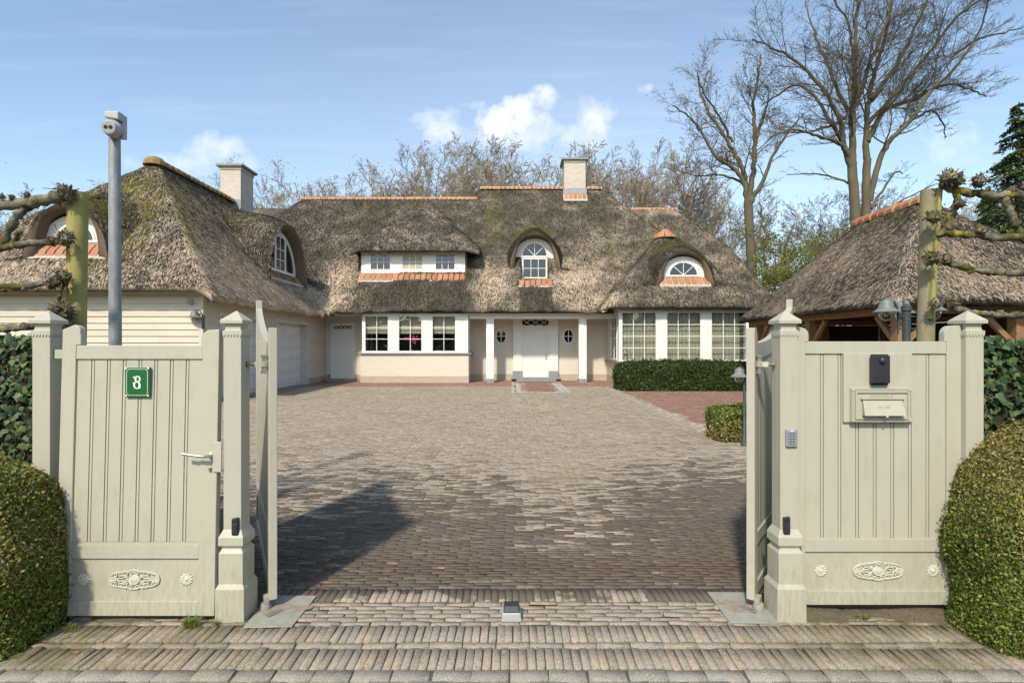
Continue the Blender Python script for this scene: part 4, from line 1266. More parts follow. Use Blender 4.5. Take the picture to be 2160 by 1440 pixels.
b = sill_tiles(o2, AX2, 1.6, 12, -.32, -.36, -.02, .0)
for ch in b.children: ch.data.materials[0] = M['mossy_tile']

# ---- ridge tiles
def ridge(name, p0, p1, n, r=.17, mat='tile', parent=None, capends=True):
    p0, p1 = Vector(p0), Vector(p1); d = (p1 - p0); L = d.length; d.normalize()
    s = Vector((0, 0, 1)).cross(d).normalized(); up = d.cross(s)
    bm_ = MB(); tl = MB(); K = 8
    def half(mm, a, b, ra, rb, k0=-18, k1=198):
        vs = []
        for q, rr in ((a, ra), (b, rb)):
            for i in range(K + 1):
                an = math.radians(k0 + (k1 - k0) * i / K)
                vs.append(p0 + d * q + s * (rr * 1.15 * math.cos(an)) + up * (rr * .85 * math.sin(an)))
        fs = [(i, i + 1, i + K + 2, i + K + 1) for i in range(K)] + [tuple(range(K, -1, -1)), tuple(range(K + 1, 2 * K + 2))]
        mm.add([tuple(v) for v in vs], fs)
    half(bm_, -.02, L + .02, r - .012, r - .012)
    w = L / n
    rr = np.random.default_rng(n)
    for i in range(n):
        j = rr.normal(0, .006)
        half(tl, i * w + .032, (i + 1) * w - .032, r + .026 + j, r + .012 + j)
    o = bm_.build(name, M['mortar'], parent or house)
    tl.build('tiles', M[mat], o)
    return o
ridge('roof_ridge', (-11.55, 29.47, 9.70), (-1.95, 29.47, 9.70), 38)
ridge('roof_ridge', (-1.75, 30.08, 10.46), (5.0, 30.08, 10.46), 27)
ridge('roof_ridge', (6.9, 31.05, 9.52), (9.5, 31.05, 9.52), 10)
ridge('roof_ridge', (GRX, 18.35, GRZ - .12), (GRX, 23.5, GRZ - .12), 16, .20, 'mossy_tile')
ridge('roof_ridge', (7.4, 25.75, 6.98), (7.4, 26.9, 7.1), 4, .26)
cp = MB(); cp.lathe([(.37, -.12), (.34, .03), (.24, .14), (.10, .20), (.01, .21)], 11, (GRX, 18.55, GRZ - .10), 'z')
cp.build('ridge_cap', M['mossy_tile'], house)
cp = MB()
for k in range(5):
    a0 = math.pi + k * math.pi / 5 + .03; a1 = math.pi + (k + 1) * math.pi / 5 - .03
    c = Vector((7.4, 25.85, 7.24)); R_ = .55
    p0 = c + Vector((R_ * math.cos(a0), R_ * .8 * math.sin(a0), -.34)); p1 = c + Vector((R_ * math.cos(a1), R_ * .8 * math.sin(a1), -.34))
    t0 = c + Vector((.12 * math.cos(a0), .1 * math.sin(a0), .04)); t1 = c + Vector((.12 * math.cos(a1), .1 * math.sin(a1), .04))
    dn = Vector((0, 0, -.05))
    cp.add([tuple(q) for q in (p0, p1, t1, t0, p0 + dn, p1 + dn, t1 + dn, t0 + dn)], [(0, 1, 2, 3), (7, 6, 5, 4), (0, 4, 5, 1), (1, 5, 6, 2), (2, 6, 7, 3), (3, 7, 4, 0)])
cp.build('ridge_cap', M['tile'], house)

# ---- chimneys
def chimney(x0, x1, y0, y1, zb, zt, apron=True):
    m = MB(); m.box(x0, x1, y0, y1, zb, zt - .34); m.box(x0 - .03, x1 + .03, y0 - .03, y1 + .03, zt - .34, zt - .20)
    o = m.build('chimney', M['chimney_brick'], house, bevel=.01)
    m = MB(); m.box(x0 - .14, x1 + .14, y0 - .14, y1 + .14, zt - .20, zt - .09); m.build('chimney_cap', M['bluestone'], o, bevel=.015)
    m = MB(); cx, cy = (x0 + x1) / 2, (y0 + y1) / 2; m.box(cx - .22, cx + .22, cy - .2, cy + .2, zt - .09, zt + .05); m.build('flue', M['lead'], o)
    return o
c1 = chimney(2.88, 4.06, 29.55, 30.7, 8.6, 12.1)
m = MB(); m.prism([(2.82, 10.05), (4.12, 10.05), (4.12, 10.36), (2.82, 10.36)], 29.535, 29.548); m.build('flashing', M['lead'], c1)
sill_tiles((3.47, 29.53, 10.0), FX, .62, 5, -.28, -.34, .0, .04)
c2 = chimney(-12.85, -11.95, 23.6, 24.75, 7.0, 9.75)
m = MB(); m.box(-11.949, -11.93, 23.5, 24.9, 7.2, 7.72); m.box(-12.6, -11.93, 23.57, 23.598, 7.3, 8.12); m.build('flashing', M['lead'], c2)

# ---- walls
def cladding(m, x0, x1, z0, z1, pitch, openings=()):
    """overlapping boards, in a local frame: x along the wall, y outward negative"""
    z = z0; i = 0
    r = np.random.default_rng(5)
    while z < z1 - .01:
        zt = min(z + pitch, z1)
        cuts = [(x0, x1)]
        for (a, b, c, d) in openings:
            if z < d - .001 and zt > c + .001:
                new = []
                for (p, q) in cuts:
                    if b <= p or a >= q: new.append((p, q)); continue
                    if a > p: new.append((p, a))
                    if b < q: new.append((b, q))
                cuts = new
        for (p, q) in cuts:
            segs = [p]; s = p + r.uniform(1.5, 4.5)
            while s < q - .6: segs.append(s); s += r.uniform(3.2, 5.0)
            segs.append(q)
            for a, b in zip(segs[:-1], segs[1:]):
                m.add([(a + .0015, -.036, z), (b - .0015, -.036, z), (b - .0015, -.004, zt + .012), (a + .0015, -.004, zt + .012), (a + .0015, .01, z), (b - .0015, .01, z), (b - .0015, .01, zt + .012), (a + .0015, .01, zt + .012)],
                      [(0, 1, 2, 3), (0, 4, 5, 1), (3, 2, 6, 7), (1, 5, 6, 2), (0, 3, 7, 4)])
        z = zt; i += 1
GW = 15.4
core = MB()
core.box(-17.6, -9.35, GW + .012, 34, -.3, 3.3)
core.build('garage_wall', M['board_trim'], house)
m = MB(lambda v: (v[0], GW + v[1], v[2])); cladding(m, -17.6, -8.99, .25, 3.3, .188); m.build('weatherboards', M['board'], house)
m = MB(); m.box(-17.6, -8.9, GW - .01, GW + .011, -.3, .245); m.build('wall_base', M['base_brick'], house)
D1, D2 = (16.35, 19.25), (20.25, 23.2); DT = 2.56
ops = [(D1[0] - .13, D1[1] + .13, -.5, DT + .13), (D2[0] - .13, D2[1] + .13, -.5, DT + .13)]
m = MB(lambda v: (HX - v[1], v[0], v[2])); cladding(m, GW + .10, 25.5, .25, 3.3, .188, ops); m.build('weatherboards', M['board'], house)
# backing walls between and above the doors
for a, b, c, d in ((GW + .012, D1[0] - .004, -.3, 3.3), (D1[1] + .004, D2[0] - .004, -.3, 3.3), (D2[1] + .004, 25.9, -.3, 3.3), (D1[0] - .0039, D1[1] + .0039, DT + .004, 3.3), (D2[0] - .0039, D2[1] + .0039, DT + .004, 3.3)):
    pil = MB(); pil.box(-9.36, HX - .012, a, b, c, d); pil.build('garage_side_wall', M['board_trim'], house)
for a, b in ((GW, D1[0] - .001), (D1[1] + .001, D2[0] - .001), (D2[1] + .001, 25.6)):
    bs = MB(); bs.box(HX - .0115, HX + .012, a, b, -.3, .245); bs.build('wall_base', M['base_brick'], house)
cb = MB(); cb.box(-8.99, -8.862, GW - .035, GW + .10, .0, 3.28); cb.build('corner_board', M['board_trim'], house, bevel=.004)
# fascia boards under the eaves
fa = MB(); fa.box(-8.46, -8.42, 15.1205, 22.9, 3.02, 3.16)
fa.box(-18, -8.462, 15.1205, GW + .012, 3.15, 3.18); fa.box(HX - .02, -8.462, GW + .0125, 25.0, 3.15, 3.18)
fa.build('eave_board', M['board_trim'], house)
def garage_door(y0, y1):
    xf = lambda v: (HX - .26 - v[1], v[0], v[2])
    m = MB(xf); m.box(y0, y1, .0, .05, .02, DT)
    o = m.build('garage_door', M['garage_door'], house)
    p = MB(xf); rows, cols = 5, 4; w = (y1 - y0) / cols; h = (DT - .02) / rows
    for i in range(cols):
        for j in range(rows):
            a, b = y0 + i * w + .09, y0 + (i + 1) * w - .09; c, d = .02 + j * h + .09, .02 + (j + 1) * h - .07
            p.add([(a, -.001, c), (b, -.001, c), (b, -.001, d), (a, -.001, d), (a + .05, -.022, c + .05), (b - .05, -.022, c + .05), (b - .05, -.022, d - .05), (a + .05, -.022, d - .05)],
                  [(4, 5, 6, 7), (0, 1, 5, 4), (1, 2, 6, 5), (2, 3, 7, 6), (3, 0, 4, 7)])
            p.strip([(a - .02, d + .02), (b + .02, d + .02)], [(a - .02, d + .008), (b + .02, d + .008)], -.012, -.001)
            p.strip([(a - .02, c - .008), (b + .02, c - .008)], [(a - .02, c - .02), (b + .02, c - .02)], -.012, -.001)
    for j in range(1, rows):
        p.box(y0, y1, -.0025, -.0005, .02 + j * h - .012, .02 + j * h + .012)
    p.build('door_panels', M['garage_door'], o)
    hd = MB(xf); hd.box(y0 + .10, y0 + .16, -.05, -.001, .98, 1.2); hd.box(y0 + .10, y0 + .26, -.07, -.0505, 1.03, 1.06); hd.build('handle', M['black'], o)
    fr = MB(lambda v: (HX - v[1], v[0], v[2]))
    fr.box(y0 - .13, y0, -.05, .26, .0, DT + .13); fr.box(y1, y1 + .13, -.05, .26, .0, DT + .13); fr.box(y0, y1, -.05, .26, DT, DT + .13)
    fr.build('frame', M['board_trim'], o)
    s = MB(lambda v: (HX - v[1], v[0], v[2])); s.box(y0, y1, -.12, .30, -.03, .018); s.build('threshold', M['bluestone'], o)
garage_door(*D1); garage_door(*D2)

# ---- main front
PW = 25.9      # porch wall
BY = 24.15     # left bay front
BX0, BX1 = -6.83, -1.96
def wall(name, mat, *bx):
    for b_ in bx:
        m = MB(); m.box(*b_); m.build(name, mat, house)
dx0, dx1 = -8.55, -7.55   # side door
SDW = 25.5
wall('front_wall', M['cream_brick'], (HX + .03, dx0 - .06, SDW, SDW + .3, .30, 3.3), (dx1 + .06, -6.7, SDW, SDW + .3, .30, 3.3), (dx0 - .06, dx1 + .06, SDW, SDW + .3, 2.66, 3.3),
     (BX1 - .12, 4.70, PW, PW + .3, .30, 3.3), (-6.7, -6.55, BY + .1, SDW + .3, .3, 1.30))
wall('wall_base', M['base_brick'], (HX + .03, dx0 - .06, SDW - .006, SDW + .31, -.3, .2995), (dx1 + .06, -6.7, SDW - .006, SDW + .31, -.3, .2995), (BX1 - .0, .25, PW - .01, PW + .31, -.3, .2995), (2.05, 4.58, PW - .01, PW + .31, -.3, .2995))
wall('back_wall', M['cream_brick'], (-9.3, 14.6, 33.0, 33.3, -.3, 3.4), (14.3, 14.6, 26.6, 32.999, -.3, 3.4), (10.2, 14.3, 26.6, 26.9, -.3, 3.4))
# side door
def plank_door(x0, x1, z0, z1, y, n, mat, trans=(None, None)):
    m = MB(); m.box(x0, x1, y, y + .06, z0, z1); o = m.build('door', mat, house)
    p = MB(); w = (x1 - x0 - .16) / n
    for i in range(n): p.box(x0 + .08 + i * w + .004, x0 + .08 + (i + 1) * w - .004, y - .012, y - .0005, z0 + .10, z1 - .10)
    p.box(x0, x0 + .0795, y - .018, y - .0005, z0, z1); p.box(x1 - .0795, x1, y - .018, y - .0005, z0, z1)
    p.box(x0 + .08, x1 - .08, y - .018, y - .0005, z1 - .0995, z1); p.box(x0 + .08, x1 - .08, y - .018, y - .0005, z0, z0 + .0995)
    p.build('planks', mat, o)
    return o
def transom(x0, x1, z0, z1, y, n):
    f = MB(); f.box(x0, x1, y - .03, y + .02, z0, z0 + .05); f.box(x0, x1, y - .03, y + .02, z1 - .05, z1); f.box(x0, x0 + .05, y - .03, y + .02, z0 + .05, z1 - .05); f.box(x1 - .05, x1, y - .03, y + .02, z0 + .05, z1 - .05)
    a, b = x0 + .05, x1 - .05; c, d = z0 + .05, z1 - .05; w = (b - a) / n
    for i in range(n):
        for (p, q, k) in (((a + i * w, c), (a + (i + 1) * w, d), 0), ((a + i * w, d), (a + (i + 1) * w, c), .001)):
            L = math.hypot(q[0] - p[0], q[1] - p[1]); nx_, nz_ = -(q[1] - p[1]) / L * .011, (q[0] - p[0]) / L * .011
            f.prism([(p[0] - nx_, p[1] - nz_), (q[0] - nx_, q[1] - nz_), (q[0] + nx_, q[1] + nz_), (p[0] + nx_, p[1] + nz_)], y - .016 - k, y + .008)
    o = f.build('transom_window', M['white'], house)
    g_ = MB(); g_.box(a, b, y + .009, y + .018, c, d); g_.build('pane', M['glass_dark'], o)
plank_door(dx0, dx1, .12, 2.42, SDW + .02, 8, M['door_white'])
transom(dx0, dx1, 2.4205, 2.68, SDW + .02, 4)
fr = MB(); fr.box(dx0 - .07, dx0 - .0005, SDW - .03, SDW + .08, .12, 2.74); fr.box(dx1 + .0005, dx1 + .07, SDW - .03, SDW + .08, .12, 2.74); fr.box(dx0 - .0, dx1 + .0, SDW - .03, SDW + .08, 2.6805, 2.74)
fr.build('door_frame', M['white'], house)
st = MB(); st.box(dx0 - .15, dx1 + .15, SDW - .45, SDW + .1, -.1, .115); st.box(dx0 - .2, dx0 - .071, SDW - .05, SDW + .0, .1155, .32); st.build('door_step', M['bluestone'], house, bevel=.01)
tr = MB(); tr.box(HX, BX0 + .1, SDW - .02, SDW - .0005, 2.98, 3.12); tr.box(BX1, 4.58, PW - .03, PW - .0005, 3.0, 3.14); tr.build('wall_trim', M['white'], house)
# eave beam carried by the columns, and ceiling over the porch
eb = MB(); eb.box(BX1 + .02, 4.6, 24.36, 24.62, 2.90, 3.0845); eb.build('eave_beam', M['white'], house)
for q in ((-8.3, 3.9, EAVE + .2, 26.2, 3.085, 3.12), (4.62, 10.1, 23.14, 26.6, 3.2, 3.22), (3.9005, 4.6, 24.2, 26.2, 3.085, 3.12)):
    ce = MB(); ce.box(*q); ce.build('soffit', M['white'], house)

def glazed(x0, x1, z0, z1, y, cols, rows, fw=.055, mw=.022, pane=None, xf=None, depth=.05, hbar=None):
    f = MB(xf); f.box(x0, x0 + fw, y - .02, y + depth, z0, z1); f.box(x1 - fw, x1, y - .02, y + depth, z0, z1)
    f.box(x0 + fw, x1 - fw, y - .02, y + depth, z0, z0 + fw); f.box(x0 + fw, x1 - fw, y - .02, y + depth, z1 - fw, z1)
    a, b, c, d = x0 + fw, x1 - fw, z0 + fw, z1 - fw
    for i in range(1, cols):
        q = a + (b - a) * i / cols; f.box(q - mw / 2, q + mw / 2, y - .008, y + .03, c, d)
    zs = hbar or [c + (d - c) * j / rows for j in range(1, rows)]
    for q in zs: f.box(a, b, y - .006, y + .028, q - mw / 2, q + mw / 2)
    o = f.build('window', M['white'], house)
    g_ = MB(xf); g_.box(a, b, y + .012, y + .018, c, d); g_.build('pane', pane or M['glass'], o)
    return o
# left bay
SZ = 1.33
wall('bay_wall', M['cream_brick'], (BX0, BX1, BY, BY + .28, .30, SZ - .04), (BX1 - .28, BX1, BY + .2805, PW, .30, SZ - .04), (BX0, BX0 + .28, BY + .2805, SDW, .30, SZ - .04))
wall('bay_base', M['base_brick'], (BX0 - .012, BX1 + .012, BY - .012, BY + .29, -.3, .2995), (BX1 - .28, BX1 + .012, BY + .2905, PW, -.3, .2995))
sl = MB(); sl.box(BX0 - .12, BX1 + .12, BY - .09, BY + .3, SZ - .0395, SZ + .02); sl.box(BX1 - .2, BX1 + .12, BY + .3005, PW - .02, SZ - .0395, SZ + .02); sl.build('bay_sill', M['bluestone'], house, bevel=.008)
wz0, wz1 = SZ + .06, 3.04
wins = [(PX(768, BY), PX(820, BY)), (PX(839, BY), PX(891, BY)), (PX(910, BY), PX(962, BY))]
bf = MB(); ed = [BX0 + .06] + [q for w_ in wins for q in w_] + [BX1 - .02]
for i in range(0, len(ed), 2): bf.box(ed[i], ed[i + 1], BY + .03, BY + .13, SZ + .0205, 3.0845)
for a, b in wins: bf.box(a, b, BY + .03, BY + .13, SZ + .0205, wz0 - .0005); bf.box(a, b, BY + .03, BY + .13, wz1 + .0005, 3.0845)
bf.box(BX1 - .15, BX1 - .021, BY + .1305, PW - .001, SZ + .0205, 3.0845)
bf.build('bay_frame', M['white'], house, bevel=.004)
fz = MB(); fz.box(BX0 + .06, BX1 - .02, BY + .035, BY + .125, 3.121, 3.38); fz.build('frieze', M['white'], house)
for a, b in wins:
    glazed(a + .001, b - .001, wz0, wz1, BY + .05, 2, 3, .05, .026, hbar=[wz0 + .05 + (wz1 - wz0 - .1) * .345, wz0 + .05 + (wz1 - wz0 - .1) * .675])
# room behind the bay
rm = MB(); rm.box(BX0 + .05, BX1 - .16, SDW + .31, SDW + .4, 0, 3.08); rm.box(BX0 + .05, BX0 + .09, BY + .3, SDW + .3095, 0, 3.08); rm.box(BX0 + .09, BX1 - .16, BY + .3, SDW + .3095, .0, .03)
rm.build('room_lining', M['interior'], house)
# right bay
RY = 23.0; RX0, RX1 = 4.58, 10.2; RS = .98
wall('bay_wall', M['cream_brick'], (RX0, RX1, RY, RY + .28, .30, RS - .03), (RX0, RX0 + .28, RY + .2805, PW - .001, .30, RS - .03), (RX1 - .28, RX1, RY + .2805, 27, .30, RS - .03))
wall('bay_base', M['base_brick'], (RX0 - .012, RX1 + .012, RY - .012, RY + .29, -.3, .2995), (RX0 - .012, RX0 + .28, RY + .2905, PW - .011, -.3, .2995), (RX1 - .28, RX1 + .012, RY + .2905, 27, -.3, .2995))
sl = MB(); sl.box(RX0 - .1, RX1 + .1, RY - .09, RY + .3, RS - .0295, RS + .02); sl.box(RX0 - .1, RX0 + .2, RY + .3005, PW - .04, RS - .0295, RS + .02); sl.build('bay_sill', M['bluestone'], house, bevel=.008)
rw = [(PX(1311, RY), PX(1386, RY)), (PX(1406, RY), PX(1480, RY)), (PX(1500, RY), PX(1577, RY))]
rz0, rz1 = RS + .05, 3.13
bf = MB(); ed = [RX0 + .02] + [q for w_ in rw for q in w_] + [RX1 - .02]
for i in range(0, len(ed), 2): bf.box(ed[i], ed[i + 1], RY + .03, RY + .13, RS + .0205, 3.1995)
for a, b in rw: bf.box(a, b, RY + .03, RY + .13, RS + .0205, rz0 - .0005); bf.box(a, b, RY + .03, RY + .13, rz1 + .0005, 3.18)
bf.box(RX0 + .03, RX0 + .12, RY + .1305, RY + .55, RS + .0205, 3.1995); bf.box(RX0 + .03, RX0 + .12, PW - .95, PW - .05, RS + .0205, 3.1995)
bf.box(RX0 + .03, RX0 + .12, RY + .5505, PW - .9505, 2.98, 3.18); bf.box(RX1 - .12, RX1 - .03, RY + .1305, 26.6, RS + .0205, 3.1995)
bf.build('bay_frame', M['white'], house, bevel=.004)
fz = MB(); fz.box(RX0 + .02, RX1 - .02, RY + .035, RY + .125, 3.2, 3.62); fz.box(RX0 + .035, RX0 + .12, RY + .1255, PW + .2, 3.2, 3.62); fz.build('frieze', M['white'], house)
for a, b in rw: glazed(a + .001, b - .001, rz0, rz1, RY + .05, 3, 4, .045, .028)
glazed(RY + .56, PW - .96, RS + .05, 2.97, .03, 2, 4, .05, .03, xf=lambda v: (RX0 + v[1], v[0], v[2]))
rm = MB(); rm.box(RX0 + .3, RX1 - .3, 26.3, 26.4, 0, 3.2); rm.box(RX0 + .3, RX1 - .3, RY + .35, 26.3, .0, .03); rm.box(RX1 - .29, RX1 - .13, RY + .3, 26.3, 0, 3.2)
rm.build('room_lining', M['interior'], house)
# shed dormer face
DY = 25.4
dw = [(PX(779, DY), PX(826, DY)), (PX(846, DY), PX(894, DY)), (PX(916, DY), PX(962, DY))]
dz0, dz1, db0, db1 = PZ(571, DY), PZ(535, DY), 4.72, 6.36
bf = MB(); ed = [PX(762, DY)] + [q for w_ in dw for q in w_] + [PX(981, DY)]
for i in range(0, len(ed), 2): bf.box(ed[i], ed[i + 1], DY, DY + .12, db0, db1)
for a, b in dw: bf.box(a, b, DY, DY + .12, db0, dz0 - .0005); bf.box(a, b, DY, DY + .12, dz1 + .0005, db1)
bf.build('dormer_panel', M['white'], house)
for i, (a, b) in enumerate(dw):
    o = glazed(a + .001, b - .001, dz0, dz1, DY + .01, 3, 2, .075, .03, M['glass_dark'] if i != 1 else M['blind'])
sill_tiles(((PX(762, DY) + PX(981, DY)) / 2, DY, 5.09), FX, 2.48, 19, -.36, -.38, -.02, .0)
# porch columns
for px in (1034, 1228.5):
    x = PX(px, 24.5); m = MB(); m.box(x - .175, x + .175, 24.34, 24.66, .17, 2.8995); o = m.build('column', M['white'], house, bevel=.008)
    m = MB(); m.box(x - .20, x + .20, 24.31, 24.69, -.1, .1695); m.build('base', M['bluestone'], o, bevel=.012)
# front door
ey = PW
DX0, DX1 = PX(1101, ey), PX(1157.5, ey); ez0, ez1 = .17, PZ(691, ey)
plank_door(DX0, DX1, ez0, ez1, ey - .08, 9, M['door_white'])
transom(DX0 - .03, DX1 + .03, ez1 + .06, PZ(672, ey), ey - .06, 3)
pl = MB()
for a, b in ((PX(1082.5, ey), DX0 - .002), (DX1 + .002, PX(1177, ey))):
    pl.box(a, b, ey - .14, ey - .0005, .46, 2.56); pl.box(a - .03, b + .03, ey - .17, ey - .0005, 2.5605, 2.62); pl.box(a, b, ey - .14, ey - .0005, 2.6205, 3.0)
    pl.box(a + .07, b - .07, ey - .15, ey - .1405, .60, 2.45)
pl.box(DX0 - .0018, DX1 + .0018, ey - .11, ey - .0005, PZ(672, ey) + .0005, 3.0)
pl.box(DX0 - .0018, DX1 + .0018, ey - .10, ey - .081, ez1 + .0005, ez1 + .0595)
a, b = PX(1082.5, ey), PX(1177, ey)
pl.box(a - .04, b + .04, ey - .18, ey - .0005, 3.0005, 3.05); pl.box(a - .10, b + .10, ey - .24, ey - .0005, 3.0505, 3.0645); pl.box(a - .13, b + .13, ey - .27, ey - .0005, 3.065, 3.0845)
pl.build('door_surround', M['white'], house, bevel=.006)
st = MB()
for q0, q1 in ((PX(1082.5, ey), DX0 - .002), (DX1 + .002, PX(1177, ey))): st.box(q0 - .02, q1 + .02, ey - .16, ey - .0005, .1705, .4595)
st.box(a - .1, b + .1, ey - .55, ey - .0005, .09, .17); st.box(a + .15, b - .15, ey - .85, ey - .5505, -.05, .09)
st.build('door_step', M['bluestone'], house, bevel=.008)
hd = MB(); hd.box(DX1 - .16, DX1 - .12, ey - .15, ey - .099, 1.05, 1.3); hd.build('handle', M['steel'], house)
# oval windows
for px in (1057, 1199):
    x, z = PX(px, ey), PZ(709, ey)
    f = MB(lambda v, x=x, z=z: (v[0] + x, v[1] + ey, v[2] + z))
    e0 = ellipse(.275, .375, 32, 0, True); e1 = ellipse(.215, .315, 32, 0, True)
    f.strip(e0 + e0[:1], e1 + e1[:1], -.04, .0); f.box(-.016, .016, -.032, -.006, -.316, .316); f.box(-.216, .216, -.031, -.006, -.016, .016)
    o = f.build('oval_window', M['white'], house)
    g_ = MB(lambda v, x=x, z=z: (v[0] + x, v[1] + ey, v[2] + z)); g_.prism(ellipse(.216, .316, 32, 0, True), -.007, -.0005); g_.build('pane', M['glass_dark'], o)

# ---- things in the windows
for i, (a, b) in enumerate(rw):
    cx = (a + b) / 2
    t = thing('curtain', (cx, RY + .35, 0.3), ['striped beige curtain in the bay window beside the porch', 'striped beige curtain in the middle of the bay window', 'striped beige curtain in the bay window by the pavilion roof'][i], 'curtain', 'bay window curtains')
    n = 160; m = 14; U = np.linspace(a - .12, b + .12, n); Zs = np.linspace(.99, 3.12, m)
    X, Z = np.meshgrid(U, Zs); Y = RY + .33 + .020 * np.sin(X * 44 + .6 * np.sin(X * 7 + i)) + .005 * np.sin(X * 91)
    V = np.stack([X, Y, Z], -1).reshape(-1, 3); ii, jj = np.meshgrid(np.arange(n - 1), np.arange(m - 1)); q = (jj * n + ii).ravel()
    np_mesh('drape', V, np.stack([q, q + 1, q + n + 1, q + n], 1), M['curtain'], t, smooth=True)
    r = MB(); r.tube([(a - .1, RY + .33, 3.13), (b + .1, RY + .33, 3.13)], .015, 8); r.build('rail', M['steel'], t)
for i, (a, b) in enumerate(wins):
    zc = wz0 + .05 + (wz1 - wz0 - .1) * .50
    t = thing('roman_blind', ((a + b) / 2, BY + .25, zc), ['half-drawn cream roman blind in the window beside the side door', 'half-drawn cream roman blind above the pink orchid', 'half-drawn cream roman blind in the window nearest the porch column'][i], 'blind', 'kitchen window blinds')
    m = MB()
    for k in range(3): m.box(a + .02, b - .02, BY + .22 - k * .012, BY + .24 - k * .012, zc + k * .02, zc + .34 - k * .03)
    m.build('folds', M['blind'], t)
    m = MB(); m.box(a + .02, b - .02, BY + .245, BY + .25, zc + .25, 3.08); m.build('cloth', M['curtain'], t)
oc = thing('orchid', (PX(868, 24.5), 24.5, SZ + .0), 'pink flowering orchid in a pot behind the kitchen window', 'plant')
m = MB(); m.lathe([(.06, 0), (.09, .05), (.10, .13), (.085, .15), (.075, .14)], 14); m.build('pot', M['pot'], oc, smooth=True, local=True)
m = MB(); r = np.random.default_rng(3); fl = MB()
for k, (dx, h) in enumerate(((-.18, .72), (.05, .80), (.14, .55), (.2, .68))):
    pts = [(0, 0, .13), (dx * .4, 0, h * .6), (dx, -.05, h), (dx * 1.5, -.07, h * .9)]
    m.tube(pts, .006, 5)
    for q in range(7):
        c = Vector(pts[2]).lerp(Vector(pts[3]), r.random()) + Vector(r.normal(0, .045, 3)); 
        for s_ in range(5):
            a = 2 * math.pi * s_ / 5; d1 = Vector((math.cos(a), -.3, math.sin(a))) * .04; d2 = Vector((math.cos(a + .6), -.1, math.sin(a + .6))) * .032; d3 = Vector((math.cos(a - .6), -.1, math.sin(a - .6))) * .032
            fl.add([tuple(c), tuple(c + d3), tuple(c + d1), tuple(c + d2)], [(0, 1, 2, 3)])
m.build('stems', M['stem'], oc, local=True); fl.build('blossoms', M['petal'], oc, local=True)
lf = MB()
for k in range(6):
    a = k * 1.05; lf.add([(0, 0, .14), (.05 * math.cos(a + .4), .05 * math.sin(a + .4), .2), (.16 * math.cos(a), .16 * math.sin(a), .17), (.05 * math.cos(a - .4), .05 * math.sin(a - .4), .2)], [(0, 1, 2, 3)])
lf.build('leaves', M['yew_leaf'], oc, local=True)

# ------------------------------------------------------------------ thatched pavilion on the right
PVX, PVY0, PVY1, PVX1 = 8.03, 11.2, 18.95, 13.3
pav = thing('pavilion', (10.6, 15.0, 0), 'open oak pavilion under a pale thatched hip roof, right of the drive', 'pavilion')
def H_pav(x, y):
    z = smin(2.66 + 1.08 * (y - PVY0), 2.66 + 1.10 * (x - PVX), .3)
    z = smin(z, 2.66 + 1.10 * (PVX1 - x), .3)
    z = smin(z, 2.66 + 1.08 * (PVY1 - y), .3)
    return np.minimum(z, 5.52)
def pweather(V):
    x, y, z = V[:, 0], V[:, 1], V[:, 2]
    s = .70 + .10 * np.sin(x * 2.1 + z * 1.7) + .06 * np.sin(y * 1.3) - .3 * sstep(4.6, 5.5, z)
    m = .55 * sstep(4.7, 5.4, z) + .03
    return np.clip(s, 0, 1), np.clip(m, 0, 1)
thatch_shell('thatch_roof', pav, lines(PVX, PVX1, .12), lines(PVY0, PVY1, .12), H_pav, lambda x, y: x > -99, .17,
             lambda P: np.where(P[:, 0] < 10.9, 1000, np.where(P[:, 1] < 14.2, 1000, 60)), M['thatch'], seed=9, wts=pweather, L=(.06, .16), Wd=(.009, .020), lift=.026)
ridge('roof_ridge', (10.66, 13.7, 5.38), (10.66, 16.5, 5.38), 9, .21, 'tile', pav)
def oak_post(x, y):
    m = MB(); m.box(x - .12, x + .12, y - .12, y + .12, -.05, 2.36); o = m.build('post', M['oak'], pav, bevel=.012)
    return o
def brace(a, b, w=.09):
    m = MB(); a, b = Vector(a), Vector(b); d = (b - a); R = d.to_track_quat('X', 'Z').to_matrix(); m.boxm((a + b) / 2, (d.length, w, w * 1.3), R); m.build('brace', M['oak'], pav, bevel=.006)
for y in (11.72, 15.2, 18.4): oak_post(8.48, y)
for x in (11.05, 12.8): oak_post(x, 11.72)
for x in (10.7, 12.8): oak_post(x, 18.4)
for bx_ in ((8.36, 8.60, 11.4, 18.8, 2.365, 2.52), (8.61, 13.1, 11.6, 11.84, 2.365, 2.52), (12.7, 12.92, 11.85, 18.6, 2.365, 2.52), (8.61, 12.69, 18.3, 18.52, 2.365, 2.52)):
    m = MB(); m.box(*bx_); m.build('beam', M['oak'], pav, bevel=.01)
for y, s in ((11.72, 1), (15.2, -1), (15.2, 1), (18.4, -1)): brace((8.48, y + s * .15, 1.75), (8.48, y + s * .72, 2.34))
for x, s in ((8.48, 1), (11.05, -1), (11.05, 1), (12.8, -1)): brace((x + s * .15, 11.72, 1.75), (x + s * .72, 11.72, 2.34))
m = MB(); m.box(9.6, 12.69, 18.53, 18.6, 0, 2.36); m.build('back_wall', M['dark_board'], pav)
m = MB(); m.box(12.93, 13.0, 11.9, 18.6, 0, 2.36); m.build('side_wall', M['dark_board'], pav)
m = MB(); m.box(8.62, 12.69, 11.86, 18.29, 2.53, 2.56); m.build('ceiling', M['dark_board'], pav)

